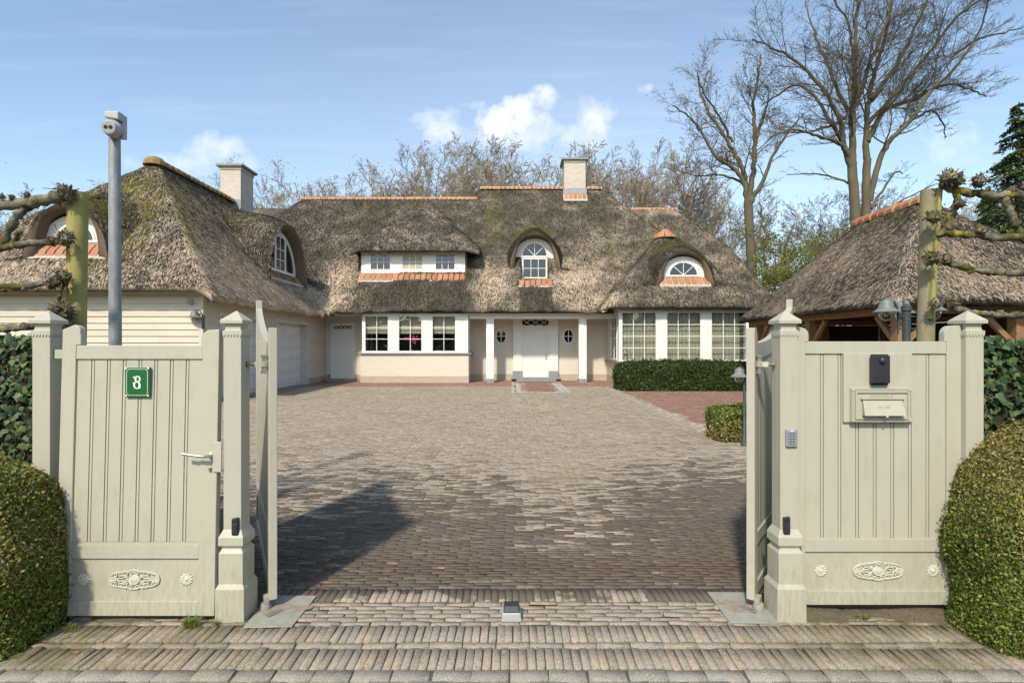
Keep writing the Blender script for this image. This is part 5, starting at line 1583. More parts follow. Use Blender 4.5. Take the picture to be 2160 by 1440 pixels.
# ------------------------------------------------------------------ lamps and cameras
def bell_lamp(parent, c, s=1.0, local=False):
    """bell shaped zinc hood with a glass globe; c is the top of the hood"""
    x, y, z = c
    h = MB(); h.lathe([(.012 * s, .02 * s), (.03 * s, .012 * s), (.06 * s, -.005 * s), (.072 * s, -.03 * s), (.078 * s, -.075 * s), (.095 * s, -.105 * s), (.135 * s, -.135 * s), (.15 * s, -.142 * s), (.149 * s, -.148 * s), (.09 * s, -.125 * s), (.02 * s, -.08 * s)], 28, c)
    hd = h.build('hood', M['lamp_zinc'], parent, smooth=True, local=local, angle=60)
    g = MB(); g.lathe([(.078 * s, -.125 * s), (.083 * s, -.16 * s), (.078 * s, -.20 * s), (.058 * s, -.232 * s), (.03 * s, -.247 * s), (.002 * s, -.25 * s)], 20, c, cap=False)
    g.build('globe', M['lamp_glass'], hd, smooth=True, local=local)
    b = MB(); b.lathe([(.012 * s, -.11 * s), (.02 * s, -.15 * s), (.024 * s, -.175 * s), (.014 * s, -.20 * s), (.001, -.205 * s)], 12, c)
    b.build('bulb', M['bulb'], hd, smooth=True, local=local)
    return hd
# three armed garden lantern behind the fixed gate
LX, LYY = PX(1912, 6.2), 6.2
lp = thing('lamp_post', (LX, LYY, 0), 'dark green lamp post with three bell lamps behind the letterbox gate', 'lamp post')
m = MB(); m.lathe([(.10, 0), (.10, .2), (.055, .26), (.052, 1.2), (.055, 1.25), (.043, 1.3), (.043, 2.05), (.055, 2.06), (.055, 2.11), (.02, 2.13), (.001, 2.15)], 14, (LX, LYY, 0))
m.build('post', M['lamp_iron'], lp, smooth=True)
for k, az in enumerate((185, 62, -55)):
    d = Vector((math.cos(math.radians(az)), math.sin(math.radians(az)), 0)); b = Vector((LX, LYY, 0))
    zt = PZ(628, 6.2)
    pts = [b + d * .105 + Vector((0, 0, zt - .42))] + [b + d * .105 + Vector((0, 0, zt - .18))] + [b + d * (.105 + .125 * (1 - math.cos(a))) + Vector((0, 0, zt - .18 + .16 * math.sin(a))) for a in (.4, .8, 1.2, 1.57)] + [b + d * .34 + Vector((0, 0, zt - .02))]
    a_ = MB(); a_.tube(pts, .011, 8); 
    for zz in (zt - .22, zt - .36): a_.tube([b + Vector((0, 0, zz)), b + d * .11 + Vector((0, 0, zz))], .009, 8)
    o = a_.build('arm', M['lamp_iron'], lp, smooth=True)
    c = b + d * .25; bell_lamp(lp, (c.x, c.y, zt - .03), .95)
def garden_lamp(x, y, zt, label, az=180):
    t = thing('garden_lamp', (x, y, 0), label, 'garden lamp', 'low garden lamps')
    m = MB(); m.lathe([(.06, 0), (.06, .02), (.042, .05), (.042, .16), (.024, .19), (.020, zt - .16)], 12, (x, y, 0)); 
    m.build('post', M['lamp_iron'], t, smooth=True)
    d = Vector((math.cos(math.radians(az)), math.sin(math.radians(az)), 0)); b = Vector((x, y, 0))
    a_ = MB(); a_.tube([b + Vector((0, 0, zt - .17))] + [b + d * (.065 * (1 - math.cos(a))) + Vector((0, 0, zt - .08 + .075 * math.sin(a))) for a in (0, .5, 1., 1.57, 2.2)], .010, 8)
    a_.build('arm', M['lamp_iron'], t, smooth=True)
    c = b + d * .085; bell_lamp(t, (c.x, c.y, zt - .03), .95)
garden_lamp(PX(1570, 8.9), 8.9, PZ(773, 8.9), 'low green lamp post with a bell lamp beside the small box hedge')
garden_lamp(PX(1330, 20.9), 21.5, 1.52, 'low lamp post with a bell lamp behind the long yew hedge')
# wall lamp on the garage corner
wx, wy = PX(429.5, 15.33), 15.36; wz = PZ(668, 15.3)
wlm = thing('wall_lamp', (wx, wy, wz), 'bell shaped wall lamp on a dark bracket at the garage corner', 'wall lamp')
m = MB(); m.box(wx - .03, wx + .04, wy - .09, wy - .035, wz - .35, wz + .05); m.build('bracket', M['black'], wlm, bevel=.008)
m = MB(); m.tube([(wx, wy - .08, wz)] + [(wx - .13 + .13 * math.cos(a), wy - .10, wz + .22 * math.sin(a) * .9) for a in (.2, .7, 1.2, 1.7, 2.1)] + [(wx - .22, wy - .10, wz + .17)], .013, 8); m.build('arm', M['lamp_iron'], wlm, smooth=True)
bell_lamp(wlm, (wx - .22, wy - .10, wz + .16), 1.25)
# small round cameras under the garage eaves
def eave_camera(c, n, label):
    t = thing('security_camera', c, label, 'security camera', 'cameras under the garage eave')
    n = Vector(n).normalized(); c = Vector(c)
    R = n.to_track_quat('Z', 'Y').to_matrix()
    def put(m): m.v = [tuple(R @ Vector(v) + c) for v in m.v]; return m
    m = MB(); m.lathe([(.085, 0), (.088, .03), (.07, .05)], 20); put(m).build('base', M['cam_white'], t, smooth=True)
    m = MB(); m.lathe([(.068, .04), (.072, .08), (.06, .12), (.045, .135)], 20); b = put(m).build('ball', M['cam_white'], t, smooth=True)
    m = MB(); m.lathe([(.044, .1345), (.04, .138), (.001, .139)], 16); f = put(m).build('face', M['cam_shade'], b)
    m = MB(); m.lathe([(.017, .138), (.001, .146)], 10, (.016, 0, 0)); m.lathe([(.017, .138), (.001, .146)], 10, (-.016, 0, 0)); put(m).build('lens', M['black'], f)
eave_camera((PX(402, 15.36), 15.37, PZ(636, 15.36)), (-.2, -1, -.15), 'small white round camera on the garage front near its corner')
eave_camera((-8.865, 15.72, PZ(636, 15.7)), (1, -.35, -.15), 'small white round camera on the garage side above the first door')
# galvanised pole with a dome camera
QX, QY = PX(243.5, 4.75), 4.75; qz = PZ(290, 4.75)
pole = thing('camera_pole', (QX, QY, 0), 'tall galvanised steel pole standing behind the pedestrian gate', 'pole')
m = MB(); m.tube([(QX + .004, QY, 0), (QX - .008, QY, qz + .03)], [.053, .045], 24); m.build('shaft', M['galv'], pole, smooth=True)
m = MB(); m.lathe([(.0472, qz + .0305), (.049, qz + .031), (.049, qz + .05), (.001, qz + .052)], 20, (QX - .008, QY, 0)); m.build('cap', M['grey_plastic'], pole)
cmx, cmz = PX(246, 4.7), PZ(268, 4.7)
dc = thing('dome_camera', (cmx, 4.66, cmz), 'white twin-lens dome camera mounted on top of the steel pole', 'security camera')
m = MB(); m.prism([(-.062, -.095), (.07, -.105), (.07, .10), (-.055, .10)], .03, .075); m.build('mount_plate', M['cam_white'], dc, bevel=.006, local=True)
m = MB(); m.prism([(-.055, .055), (.072, .035), (.072, .108), (-.05, .108)], -.04, .0298); m.build('junction_box', M['cam_white'], dc, bevel=.01, local=True)
n_ = Vector((.12, -1, -.18)).normalized(); R_ = n_.to_track_quat('Z', 'Y').to_matrix(); c_ = Vector((.0, .02, -.03))
def putc(mm): mm.v = [tuple(R_ @ Vector(v) + c_) for v in mm.v]; return mm
m = MB(); m.lathe([(.066, -.01), (.074, .02), (.072, .05), (.064, .06)], 28); putc(m).build('dome_base', M['cam_white'], dc, smooth=True, local=True)
m = MB(); m.lathe([(.062, .045), (.065, .06), (.060, .085), (.054, .095)], 28); b = putc(m).build('eyeball', M['cam_white'], dc, smooth=True, local=True)
m = MB(); m.lathe([(.0535, .0945), (.046, .0965), (.001, .097)], 24); f = putc(m).build('face_plate', M['cam_shade'], b, local=True)
m = MB(); m.lathe([(.0175, .0968), (.014, .099), (.001, .0995)], 14, (.019, 0, 0)); putc(m).build('lens', M['black'], f, local=True)
m = MB(); m.lathe([(.0175, .0968), (.014, .099), (.001, .0995)], 14, (-.019, 0, 0)); putc(m).build('lens', M['black'], f, local=True)

# ------------------------------------------------------------------ hedges
def leaf_quads(P, Nn, size, r, spread=.7, asp=.55, fold=0):
    n = len(P)
    d = Nn + r.normal(0, spread, (n, 3)); d /= np.linalg.norm(d, axis=1, keepdims=True)
    t = np.cross(d, r.normal(0, 1, (n, 3))); t /= np.maximum(np.linalg.norm(t, axis=1, keepdims=True), 1e-6); b = np.cross(d, t)
    s = (size * r.uniform(.65, 1.35, n))[:, None]
    V = np.stack([P - t * s * .5, P + b * s * asp * .5 + d * s * .08, P + t * s * .5, P - b * s * asp * .5 + d * s * .08], 1)
    return V.reshape(-1, 3), np.arange(4 * n).reshape(-1, 4)
def superblob(c, rx, ry, h, e, n, r, zmin=0.0):
    """points and outward normals on a clipped box-like bush standing on the ground"""
    P = []; 
    th = r.uniform(0, 2 * np.pi, n * 2); ph = np.arcsin(r.uniform(0, 1, n * 2) ** .75)
    cx, cy = np.cos(th) * np.cos(ph), np.sin(th) * np.cos(ph); cz = np.sin(ph)
    k = (np.abs(cx) ** e + np.abs(cy) ** e + np.abs(cz) ** e) ** (-1 / e)
    p = np.stack([cx * k, cy * k, cz * k], 1)
    g_ = np.sign(p) * np.abs(p) ** (e - 1) / np.array([rx, ry, h]); g_ /= np.linalg.norm(g_, axis=1, keepdims=True)
    # thin out so that the density is even over the real area
    return p * np.array([rx, ry, h]), g_
def bumpf(P, s=1.0):
    return .5 * np.sin(P[:, 0] * 9 * s + 1.3 * np.sin(P[:, 2] * 7 * s)) + .5 * np.sin(P[:, 2] * 11 * s + P[:, 1] * 8 * s + 2 * np.sin(P[:, 0] * 5 * s))
def bush(name, loc, rx, ry, h, e, n, size, mats, label, cat, seed, rough=.036, keep=None, group=None, lift=.0, dry=None):
    r = np.random.default_rng(seed)
    t = thing(name, loc, label, cat, group)
    p, g_ = superblob(None, rx, ry, h, e, n, r)
    if keep is not None:
        kk = keep(p + np.array(loc)); p, g_ = p[kk], g_[kk]
    p = p + g_ * (rough * bumpf(p, 1.0))[:, None] - g_ * np.abs(r.normal(0, .018 * (size / .02), len(p)))[:, None] + g_ * (size * .3)
    sh = r.random(len(p)) < .05; p[sh] += g_[sh] * r.uniform(0, .03 * size / .02, sh.sum())[:, None]
    p[:, 2] = np.maximum(p[:, 2], .01) + lift
    if dry is not None and len(mats) > 1:
        f = dry(p) + r.normal(0, .22, len(p)); sel = f > .5
    else: sel = np.zeros(len(p), bool)
    for q, s_ in ((mats[0], ~sel), (mats[-1], sel)):
        if s_.sum() == 0: continue
        V, Q = leaf_quads(p[s_], g_[s_], size, r, .75)
        np_mesh('foliage', V, Q, M[q], t, local=True)
    # twiggy core
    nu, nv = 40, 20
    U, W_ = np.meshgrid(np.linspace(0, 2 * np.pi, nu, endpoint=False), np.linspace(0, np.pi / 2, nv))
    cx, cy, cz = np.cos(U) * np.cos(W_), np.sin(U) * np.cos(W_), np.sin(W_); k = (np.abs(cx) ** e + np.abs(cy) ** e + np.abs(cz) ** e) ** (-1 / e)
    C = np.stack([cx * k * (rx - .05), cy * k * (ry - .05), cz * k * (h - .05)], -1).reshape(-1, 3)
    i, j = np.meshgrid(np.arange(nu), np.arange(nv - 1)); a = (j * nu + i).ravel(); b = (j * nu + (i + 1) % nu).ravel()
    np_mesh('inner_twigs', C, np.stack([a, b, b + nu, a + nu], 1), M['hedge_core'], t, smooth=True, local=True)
    return t
def dryL(p): return .30 + .55 * np.exp(-((p[:, 2] - .5) / .22) ** 2 - ((p[:, 0] - .55) / .35) ** 2) + .15 * np.sin(p[:, 0] * 4 + p[:, 2] * 6)
def dryR(p): return .46 + .35 * np.sin(p[:, 0] * 3.1 + p[:, 2] * 3.3 + 1) * .8 - .3 * np.exp(-((p[:, 2] - .15) / .2) ** 2)
vis = lambda P: (P[:, 1] < 3.45) & (np.abs(P[:, 0]) < 3.9)
bush('box_hedge', (-3.61, 3.04, 0), .955, .32, 1.02, 4.5, 100000, .021, ['box_leaf', 'box_leaf_dry'], 'clipped green boxwood bush in front of the left gate post', 'hedge', 11, keep=vis, dry=dryL)
bush('box_hedge', (3.75, 3.06, 0), 1.13, .33, 1.20, 4.5, 135000, .021, ['box_leaf', 'box_leaf_dry'], 'clipped bronzed boxwood bush in front of the right gate post', 'hedge', 12, keep=vis, dry=dryR)
bush('box_hedge', (4.75, 9.55, 0), 1.17, .42, .58, 9.0, 26000, .045, ['box_leaf', 'box_leaf_dry'], 'small low box hedge beside the low lamp on the terrace corner', 'hedge', 13, rough=.03, dry=lambda p: 1.15 - p[:, 2] / .42)
bush('yew_hedge', (6.55, 20.55, 0), 2.52, .72, 1.04, 9.0, 60000, .075, ['yew_leaf'], 'long dark green clipped yew hedge under the bay windows', 'hedge', 14, rough=.03)

def ivy(x0, x1, y0, zt, label, seed, thin):
    r = np.random.default_rng(seed)
    t = thing('ivy_hedge', ((x0 + x1) / 2, y0, 0), label, 'ivy')
    off = np.array([(x0 + x1) / 2, y0, 0])
    c = MB(); c.box(x0 + .02, x1 - .02, y0 + .05, y0 + .26, 0, zt - .06); c.build('inner_twigs', M['hedge_core'], t)
    # stems
    Vs, Qs = [], []; nv = 0; tw = MB()
    for k in range(380):
        p = Vector((r.uniform(x0, x1), y0 + .04 + r.normal(0, .012), r.uniform(.5, zt - .1))); a = r.uniform(0, 2 * math.pi); pts = [p]
        for q in range(5):
            a += r.normal(0, .6); p = p + Vector((math.cos(a) * .03, r.normal(0, .012), math.sin(a) * .03)); p.x = min(max(p.x, x0 + .01), x1 - .01); pts.append(p)
        tw.tube(pts, r.uniform(.0012, .0035), 4, caps=False)
    tw.build('stems', M['ivy_twig'], t)
    n = 6800
    X = r.uniform(x0 - .01, x1, n); Z = r.uniform(.05, zt, n)
    dens = .35 + .65 * sstep(zt - .55, zt - .12, Z) if thin else np.full(n, .62) + .38 * sstep(zt - .3, zt - .1, Z)
    dens = dens * (.7 + .5 * np.sin(X * 13 + Z * 9) * np.sin(Z * 7 - X * 5)) + .12
    kp = r.random(n) < dens; X, Z = X[kp], Z[kp]
    P = np.stack([X, y0 + .02 + r.normal(0, .022, len(X)), Z], 1)
    m = 800; P2 = np.stack([r.uniform(x0, x1, m), y0 + r.uniform(0, .3, m), zt - .05 + r.normal(0, .03, m)], 1)
    N = np.concatenate([np.tile([0, -1., .35], (len(P), 1)), np.tile([0, -.5, 1.], (m, 1))]); P = np.concatenate([P, P2]); n = len(P)
    N = N + r.normal(0, .42, (n, 3)); N /= np.linalg.norm(N, axis=1, keepdims=True)
    dn = np.array([0, 0, -1.]) + r.normal(0, .55, (n, 3)); dn -= N * (dn * N).sum(1, keepdims=True); dn /= np.linalg.norm(dn, axis=1, keepdims=True); sd_ = np.cross(N, dn)
    shape = np.array([(0, -.42), (.22, -.55), (.34, -.30), (.62, -.18), (.40, .08), (.30, .28), (0, .66), (-.30, .28), (-.40, .08), (-.62, -.18), (-.34, -.30), (-.22, -.55)])
    s = (r.uniform(.022, .050, n))[:, None]
    V = np.concatenate([P[:, None] + dn[:, None] * (-.1 * s)[:, None] + N[:, None] * (s * .10)[:, None],
                        P[:, None] + (sd_[:, None] * shape[None, :, 0:1] + dn[:, None] * shape[None, :, 1:2]) * s[:, None]], 1)
    k = V.shape[1]; base = (np.arange(n) * k)[:, None]
    T = np.concatenate([base + np.array([[0, 1 + i, 1 + (i + 1) % 12]]) for i in range(12)])
    np_mesh('leaves', V.reshape(-1, 3), T, M['ivy_leaf'], t)
ivy(-4.6, -2.905, 3.335, 1.71, 'green ivy hedge left of the left gate post', 21, False)
ivy(2.862, 4.6, 3.335, 1.70, 'green ivy hedge with bare brown stems right of the right gate post', 22, True)

# ------------------------------------------------------------------ espaliered limes on their stakes
def pollard(parent, c, s, seed, n=150):
    r = np.random.default_rng(seed); m = MB()
    m.lathe([(.01, -.7 * s), (.42 * s, -.55 * s), (.65 * s, -.2 * s), (.6 * s, .3 * s), (.4 * s, .55 * s), (.01, .7 * s)], 9, c)
    for i, v in enumerate(m.v):
        d = Vector(v) - Vector(c); m.v[i] = tuple(Vector(c) + d * (1 + r.normal(0, .16)))
    o = m.build('pollard_knob', M['lichen'], parent, smooth=True)
    t = MB()
    for k in range(n):
        d = Vector(r.normal(0, 1, 3)); d.z = d.z * .8 + .15; d.normalize(); p = Vector(c) + d * s * r.uniform(.4, .65)
        d2 = (d + Vector(r.normal(0, .42, 3))).normalized(); L = s * (r.uniform(.25, .6) if r.random() < .975 else r.uniform(.8, 1.6))
        ra = s * r.uniform(.035, .07) * (1 if L < .7 * s else .5); q = p + d2 * L
        t.tube([p, p + d2 * L * .5 + Vector(r.normal(0, .04 * s, 3)), q], [ra * 1.1, ra, ra * .85], 5)
    t.build('twig_stubs', M['cut_twig'], o)
def limb(parent, pts, Y, rad, seed, name='branch'):
    r = np.random.default_rng(seed)
    P = [Vector((PX(a, Y), Y + r.normal(0, .01), PZ(b, Y))) for a, b in pts]
    out = []; R = []
    for i in range(len(P) - 1):
        for q in range(8):
            f = q / 8; out.append(P[i].lerp(P[i + 1], f) + Vector(r.normal(0, .004, 3))); R.append(rad * (1 + r.normal(0, .10) + .12 * math.sin(len(out) * .9)))
    out.append(P[-1]); R.append(rad)
    m = MB(); m.tube(out, R, 10)
    return m.build(name, M['lichen'], parent, smooth=True, angle=70)
def spur(parent, px, py, Y, s, seed):
    pollard(parent, (PX(px, Y), Y - .02, PZ(py, Y)), s, seed, 45)
EY = 4.0
sl_ = thing('tree_stake', (PX(149, EY), EY + .02, 0), 'round yellow-green wooden stake behind the left gate post', 'tree stake')
m = MB(); m.tube([(PX(147, EY), EY + .03, 0), (PX(157.5, EY), EY + .03, PZ(404, EY))], [.062, .066], 18); m.build('pole', M['stake'], sl_, smooth=True)
el = thing('espalier_tree', (PX(-330, EY), EY, 0), 'lichen covered espalier branches tied to the yellow-green stake at far left', 'espalier tree')
m = MB(); m.tube([(PX(-330, EY), EY, 0), (PX(-326, EY), EY, PZ(410, EY))], [.09, .06], 12); m.build('trunk', M['lichen'], el, smooth=True)
Yb = EY - .07
limb(el, [(-330, 440), (-120, 436), (20, 432), (90, 424), (140, 414)], Yb, .040, 1)
limb(el, [(-330, 530), (-100, 528), (10, 522), (70, 514), (135, 508)], Yb, .024, 2)
limb(el, [(-330, 612), (-60, 608), (30, 604), (80, 600), (130, 596)], Yb, .023, 3)
limb(el, [(-330, 700), (-60, 696), (20, 692), (95, 684)], Yb, .027, 4)
limb(el, [(62, 436), (42, 452), (22, 480), (6, 520)], Yb + .01, .030, 5)
limb(el, [(8, 522), (28, 506), (46, 490)], Yb - .02, .016, 6)
limb(el, [(131, 600), (125, 630), (117, 668)], Yb - .03, .013, 7)
pollard(el, (PX(143, Yb), Yb - .01, PZ(408, Yb)), .075, 1)
pollard(el, (PX(152, Yb), Yb - .06, PZ(506, Yb)), .068, 2, 90); pollard(el, (PX(122, Yb), Yb - .05, PZ(512, Yb)), .042, 3)
pollard(el, (PX(148, Yb), Yb - .06, PZ(588, Yb)), .072, 4, 90); pollard(el, (PX(122, Yb), Yb - .05, PZ(600, Yb)), .05, 5)
pollard(el, (PX(146, Yb), Yb - .06, PZ(656, Yb)), .085, 6, 110); pollard(el, (PX(145, Yb), Yb - .04, PZ(682, Yb)), .06, 12, 70)
for i, (a, b, s) in enumerate(((30, 418, .028), (62, 413, .03), (8, 416, .03), (55, 610, .022), (82, 612, .02), (15, 612, .02), (48, 490, .02), (60, 690, .024), (-20, 420, .03))): spur(el, a, b, Yb - .01, s, 60 + i)

sr_ = thing('tree_stake', (PX(1955, EY), EY + .02, 0), 'weathered grey wooden stake with a side lath behind the letterbox gate', 'tree stake')
m = MB(); m.tube([(PX(1948, EY), EY + .03, 0), (PX(1966, EY), EY + .03, PZ(399, EY))], [.060, .054], 16); m.build('pole', M['stake_grey'], sr_, smooth=True)
m = MB(); a0 = (PX(1975, EY), EY - .03, PZ(398, EY)); a1 = (PX(1955, EY), EY - .035, PZ(674, EY)); d = Vector(a1) - Vector(a0)
m.boxm((Vector(a0) + Vector(a1)) / 2, (.036, .03, d.length), d.to_track_quat('-Z', 'Y').to_matrix()); m.build('lath', M['stake'], sr_, bevel=.006)
er = thing('espalier_tree', (PX(2420, EY), EY, 0), 'mossy espalier branches tied to the grey stake at far right', 'espalier tree')
m = MB(); m.tube([(PX(2420, EY), EY, 0), (PX(2424, EY), EY, PZ(410, EY))], [.09, .06], 12); m.build('trunk', M['lichen'], er, smooth=True)
limb(er, [(1985, 388), (2010, 398), (2040, 404), (2100, 414), (2170, 408), (2420, 415)], Yb, .029, 11)
limb(er, [(1984, 490), (2010, 493), (2050, 494), (2100, 502), (2170, 499), (2420, 505)], Yb, .025, 12)
limb(er, [(1978, 545), (2004, 558), (2050, 568), (2100, 575), (2170, 577), (2420, 580)], Yb, .023, 13)
limb(er, [(1990, 640), (2020, 652), (2060, 662), (2110, 666), (2170, 664), (2420, 670)], Yb, .022, 14)
limb(er, [(2014, 400), (2016, 430), (2006, 462), (2000, 484)], Yb + .02, .024, 15)
limb(er, [(2118, 418), (2132, 448), (2146, 476), (2165, 500)], Yb + .01, .026, 16)
limb(er, [(1981, 492), (1984, 470), (1980, 455)], Yb + .03, .016, 17)
for i, (a, b, s, n) in enumerate(((1990, 380, .075, 90), (2008, 384, .06, 70), (2052, 386, .06, 70), (2012, 434, .045, 50), (1957, 462, .062, 90), (1952, 548, .068, 90), (1986, 548, .045, 60), (1962, 642, .05, 80), (1994, 640, .062, 80))):
    pollard(er, (PX(a, Yb), Yb - .05, PZ(b, Yb)), s, 80 + i, n)
for i, (a, b, s) in enumerate(((2130, 402, .035), (2158, 396, .04), (2070, 490, .026), (2060, 486, .03), (2040, 575, .022), (2105, 660, .03), (2140, 664, .032), (2085, 664, .022), (2080, 400, .025), (2120, 576, .02))): spur(er, a, b, Yb - .01, s, 100 + i)

# ------------------------------------------------------------------ trees
class Grower:
    def __init__(s, seed): s.r = np.random.default_rng(seed); s.b = []
    def branch(s, p, d, L, r, lv, cfg):
        rng = s.r; c = cfg[lv]; n = max(3, int(L / c['seg'])); st = L / n
        p = np.array(p, float); d = np.array(d, float); d /= np.linalg.norm(d)
        pts = [p.copy()]; rad = [r]; dirs = [d.copy()]
        for i in range(n):
            d = d + rng.normal(0, c['wob'], 3); d[2] += c['up']; d /= np.linalg.norm(d)
            p = p + d * st; pts.append(p.copy()); dirs.append(d.copy()); rad.append(max(r * (1 - .85 * ((i + 1) / n) ** c.get('tp', 1.)), c.get('mr', .008)))
        s.b.append((np.array(pts), np.array(rad), lv))
        if lv + 1 < len(cfg): s.kids(np.array(pts), np.array(rad), np.array(dirs), L, lv, cfg)
    def kids(s, pts, rad, dirs, L, lv, cfg, f0=None):
        rng = s.r; c = cfg[lv]; n = len(pts) - 1
        k = max(1, int(round(c['nb'] * rng.uniform(.8, 1.2) * (min(1.6, L / c['refL']) if 'refL' in c else 1))))
        f0 = c.get('f0', .25) if f0 is None else f0
        for i in range(k):
            f = f0 + (1 - f0) * (i + rng.random() * .9) / k; f = min(f, .99); q = f * n; a = int(q); w = q - a
            pp = pts[a] * (1 - w) + pts[min(a + 1, n)] * w; rr = rad[a] * (1 - w) + rad[min(a + 1, n)] * w; dd = dirs[min(a, n)]
            ang = math.radians(rng.uniform(*c['ang'])); az = rng.uniform(0, 2 * math.pi)
            t = np.cross(dd, [0.3, .5, .8]); t /= np.linalg.norm(t); b = np.cross(dd, t)
            nd = dd * math.cos(ang) + (t * math.cos(az) + b * math.sin(az)) * math.sin(ang)
            if nd[2] < -.15: nd[2] *= -.4
            s.branch(pp, nd, L * rng.uniform(*c['len']) * (1 - c.get('taper', .45) * f), max(rr * c.get('rr', .55), c.get('mr', .009)), lv + 1, cfg)
    def mesh(s, levels, sides):
        Vs, Qs = [], []; off = 0
        for pts, rad, lv in s.b:
            if lv not in levels: continue
            k = sides.get(lv, 3); n = len(pts)
            T = np.gradient(pts, axis=0); T /= np.linalg.norm(T, axis=1, keepdims=True)
            ref = np.array([.31, .93, .2]) if abs(T[:, 2]).mean() > .6 else np.array([0, 0, 1.])
            U = np.cross(T, ref); U /= np.maximum(np.linalg.norm(U, axis=1, keepdims=True), 1e-6); W_ = np.cross(T, U)
            a = np.arange(k) * 2 * np.pi / k
            V = pts[:, None] + (U[:, None] * np.cos(a)[None, :, None] + W_[:, None] * np.sin(a)[None, :, None]) * rad[:, None, None]
            i, j = np.meshgrid(np.arange(n - 1), np.arange(k), indexing='ij'); A = (i * k + j).ravel() + off; B = (i * k + (j + 1) % k).ravel() + off
            Vs.append(V.reshape(-1, 3)); Qs.append(np.stack([A, B, B + k, A + k], 1)); off += n * k
        return np.concatenate(Vs), np.concatenate(Qs)
    def tips(s, lv): return np.concatenate([b[0][1:] for b in s.b if b[2] in lv])
def leaves_at(P, size, r, n, scatter=.15):
    k = r.integers(0, len(P), n); Q = P[k] + r.normal(0, scatter, (n, 3))
    return leaf_quads(Q, r.normal(0, 1, (n, 3)), size, r, .8, .6)

def plant_tree(name, loc, g_, label, cat, bark, trunk_lv, crown_lv, sides, leaf_=None, group=None):
    t = thing(name, loc, label, cat, group)
    V, Q = g_.mesh(trunk_lv, sides); np_mesh('trunk', V, Q, M[bark], t, smooth=True, local=True)
    V, Q = g_.mesh(crown_lv, sides); c = np_mesh('crown', V, Q, M[bark], t, smooth=True, local=True)
    if leaf_:
        lvs, mat, size, n, sc = leaf_
        V, Q = leaves_at(g_.tips(lvs), size, g_.r, n, sc); np_mesh('leaves', V, Q, M[mat], c, local=True)
    return t

# hero trees: limbs follow the real trees, the twigs grow from them
HC = [dict(seg=1., wob=.05, up=.02, nb=0, ang=(30, 50), len=(.3, .4)),
      dict(seg=.8, wob=.09, up=.03, nb=12, ang=(25, 58), len=(.24, .44), taper=.5, rr=.34, f0=.15, refL=8.),
      dict(seg=.5, wob=.10, up=.04, nb=11, ang=(25, 60), len=(.30, .55), taper=.45, rr=.45, f0=.15, refL=3.),
      dict(seg=.3, wob=.13, up=.02, nb=8, ang=(25, 60), len=(.40, .65), taper=.4, rr=.6, f0=.12, refL=1.2),
      dict(seg=.22, wob=.16, up=.0, nb=0, ang=(25, 60), len=(.4, .6))]
def hero(label, Y, base_px, stem, limbs, seed, leaf_=None, name='bare_tree', dy=3.0, scale_tw=1.0):
    g_ = Grower(seed); r = g_.r
    bx = PX(base_px, Y)
    def conv(pts, d0, d1):
        n = len(pts); return np.array([(PX(a, Y) - bx, d0 + (d1 - d0) * i / (n - 1), PZ(b, Y)) for i, (a, b) in enumerate(pts)])
    def smooth(P, k=6):
        out = []
        for i in range(len(P) - 1):
            p0 = P[max(i - 1, 0)]; p1 = P[i]; p2 = P[i + 1]; p3 = P[min(i + 2, len(P) - 1)]
            for q in range(k):
                t = q / k; out.append(.5 * ((2 * p1) + (-p0 + p2) * t + (2 * p0 - 5 * p1 + 4 * p2 - p3) * t * t + (-p0 + 3 * p1 - 3 * p2 + p3) * t ** 3))
        out.append(P[-1]); return np.array(out)
    for (pts, ra, rb) in stem:
        P = smooth(conv(pts, 0, 0)); n = len(P); P[1:-1] += r.normal(0, .02, (n - 2, 3)); R = np.linspace(ra, rb, n); g_.b.append((P, R, 0))
    for (pts, ra, rb, d1) in limbs:
        P = smooth(conv(pts, 0, d1 * dy)); n = len(P); P[1:-1] += r.normal(0, .03, (n - 2, 3)); R = ra + (rb - ra) * np.linspace(0, 1, n) ** .8
        g_.b.append((P, R, 1)); D = np.gradient(P, axis=0); D /= np.linalg.norm(D, axis=1, keepdims=True)
        L = np.linalg.norm(np.diff(P, axis=0), axis=1).sum(); g_.kids(P, R, D, L, 1, HC)
    return plant_tree(name, (bx, Y, 0), g_, label, 'tree', 'oak_bark', (0,), (1, 2, 3, 4), {0: 12, 1: 8, 2: 5, 3: 3, 4: 3}, leaf_)
hero('tall bare oak with wide limbs reaching left, behind the pavilion ridge', 36, 1806,
     [([(1809, 735), (1808, 560), (1803, 440), (1797, 350)], .38, .29)],
     [([(1797, 350), (1800, 300), (1800, 240), (1806, 150), (1810, 60), (1818, -40), (1822, -120)], .27, .05, .1),
      ([(1797, 355), (1778, 310), (1768, 270), (1742, 220), (1700, 172), (1660, 140), (1610, 118), (1570, 105)], .22, .045, -.4),
      ([(1797, 345), (1765, 312), (1720, 302), (1670, 296), (1630, 300), (1590, 318)], .16, .04, -.8),
      ([(1790, 330), (1770, 268), (1735, 190), (1700, 158), (1665, 175), (1640, 190)], .15, .04, .8),
      ([(1803, 260), (1780, 190), (1765, 120), (1745, 40), (1735, -40)], .17, .04, .7),
      ([(1806, 190), (1790, 120), (1770, 60), (1720, 10), (1690, -20)], .13, .03, -.6),
      ([(1800, 240), (1760, 260), (1710, 272), (1660, 262), (1640, 235)], .12, .03, .4),
      ([(1806, 220), (1830, 120), (1850, 40), (1858, -60)], .16, .04, -.7),
      ([(1802, 390), (1770, 365), (1735, 350), (1700, 345)], .09, .025, .8)], 101, ((4,), 'bud', .10, 900, .15))
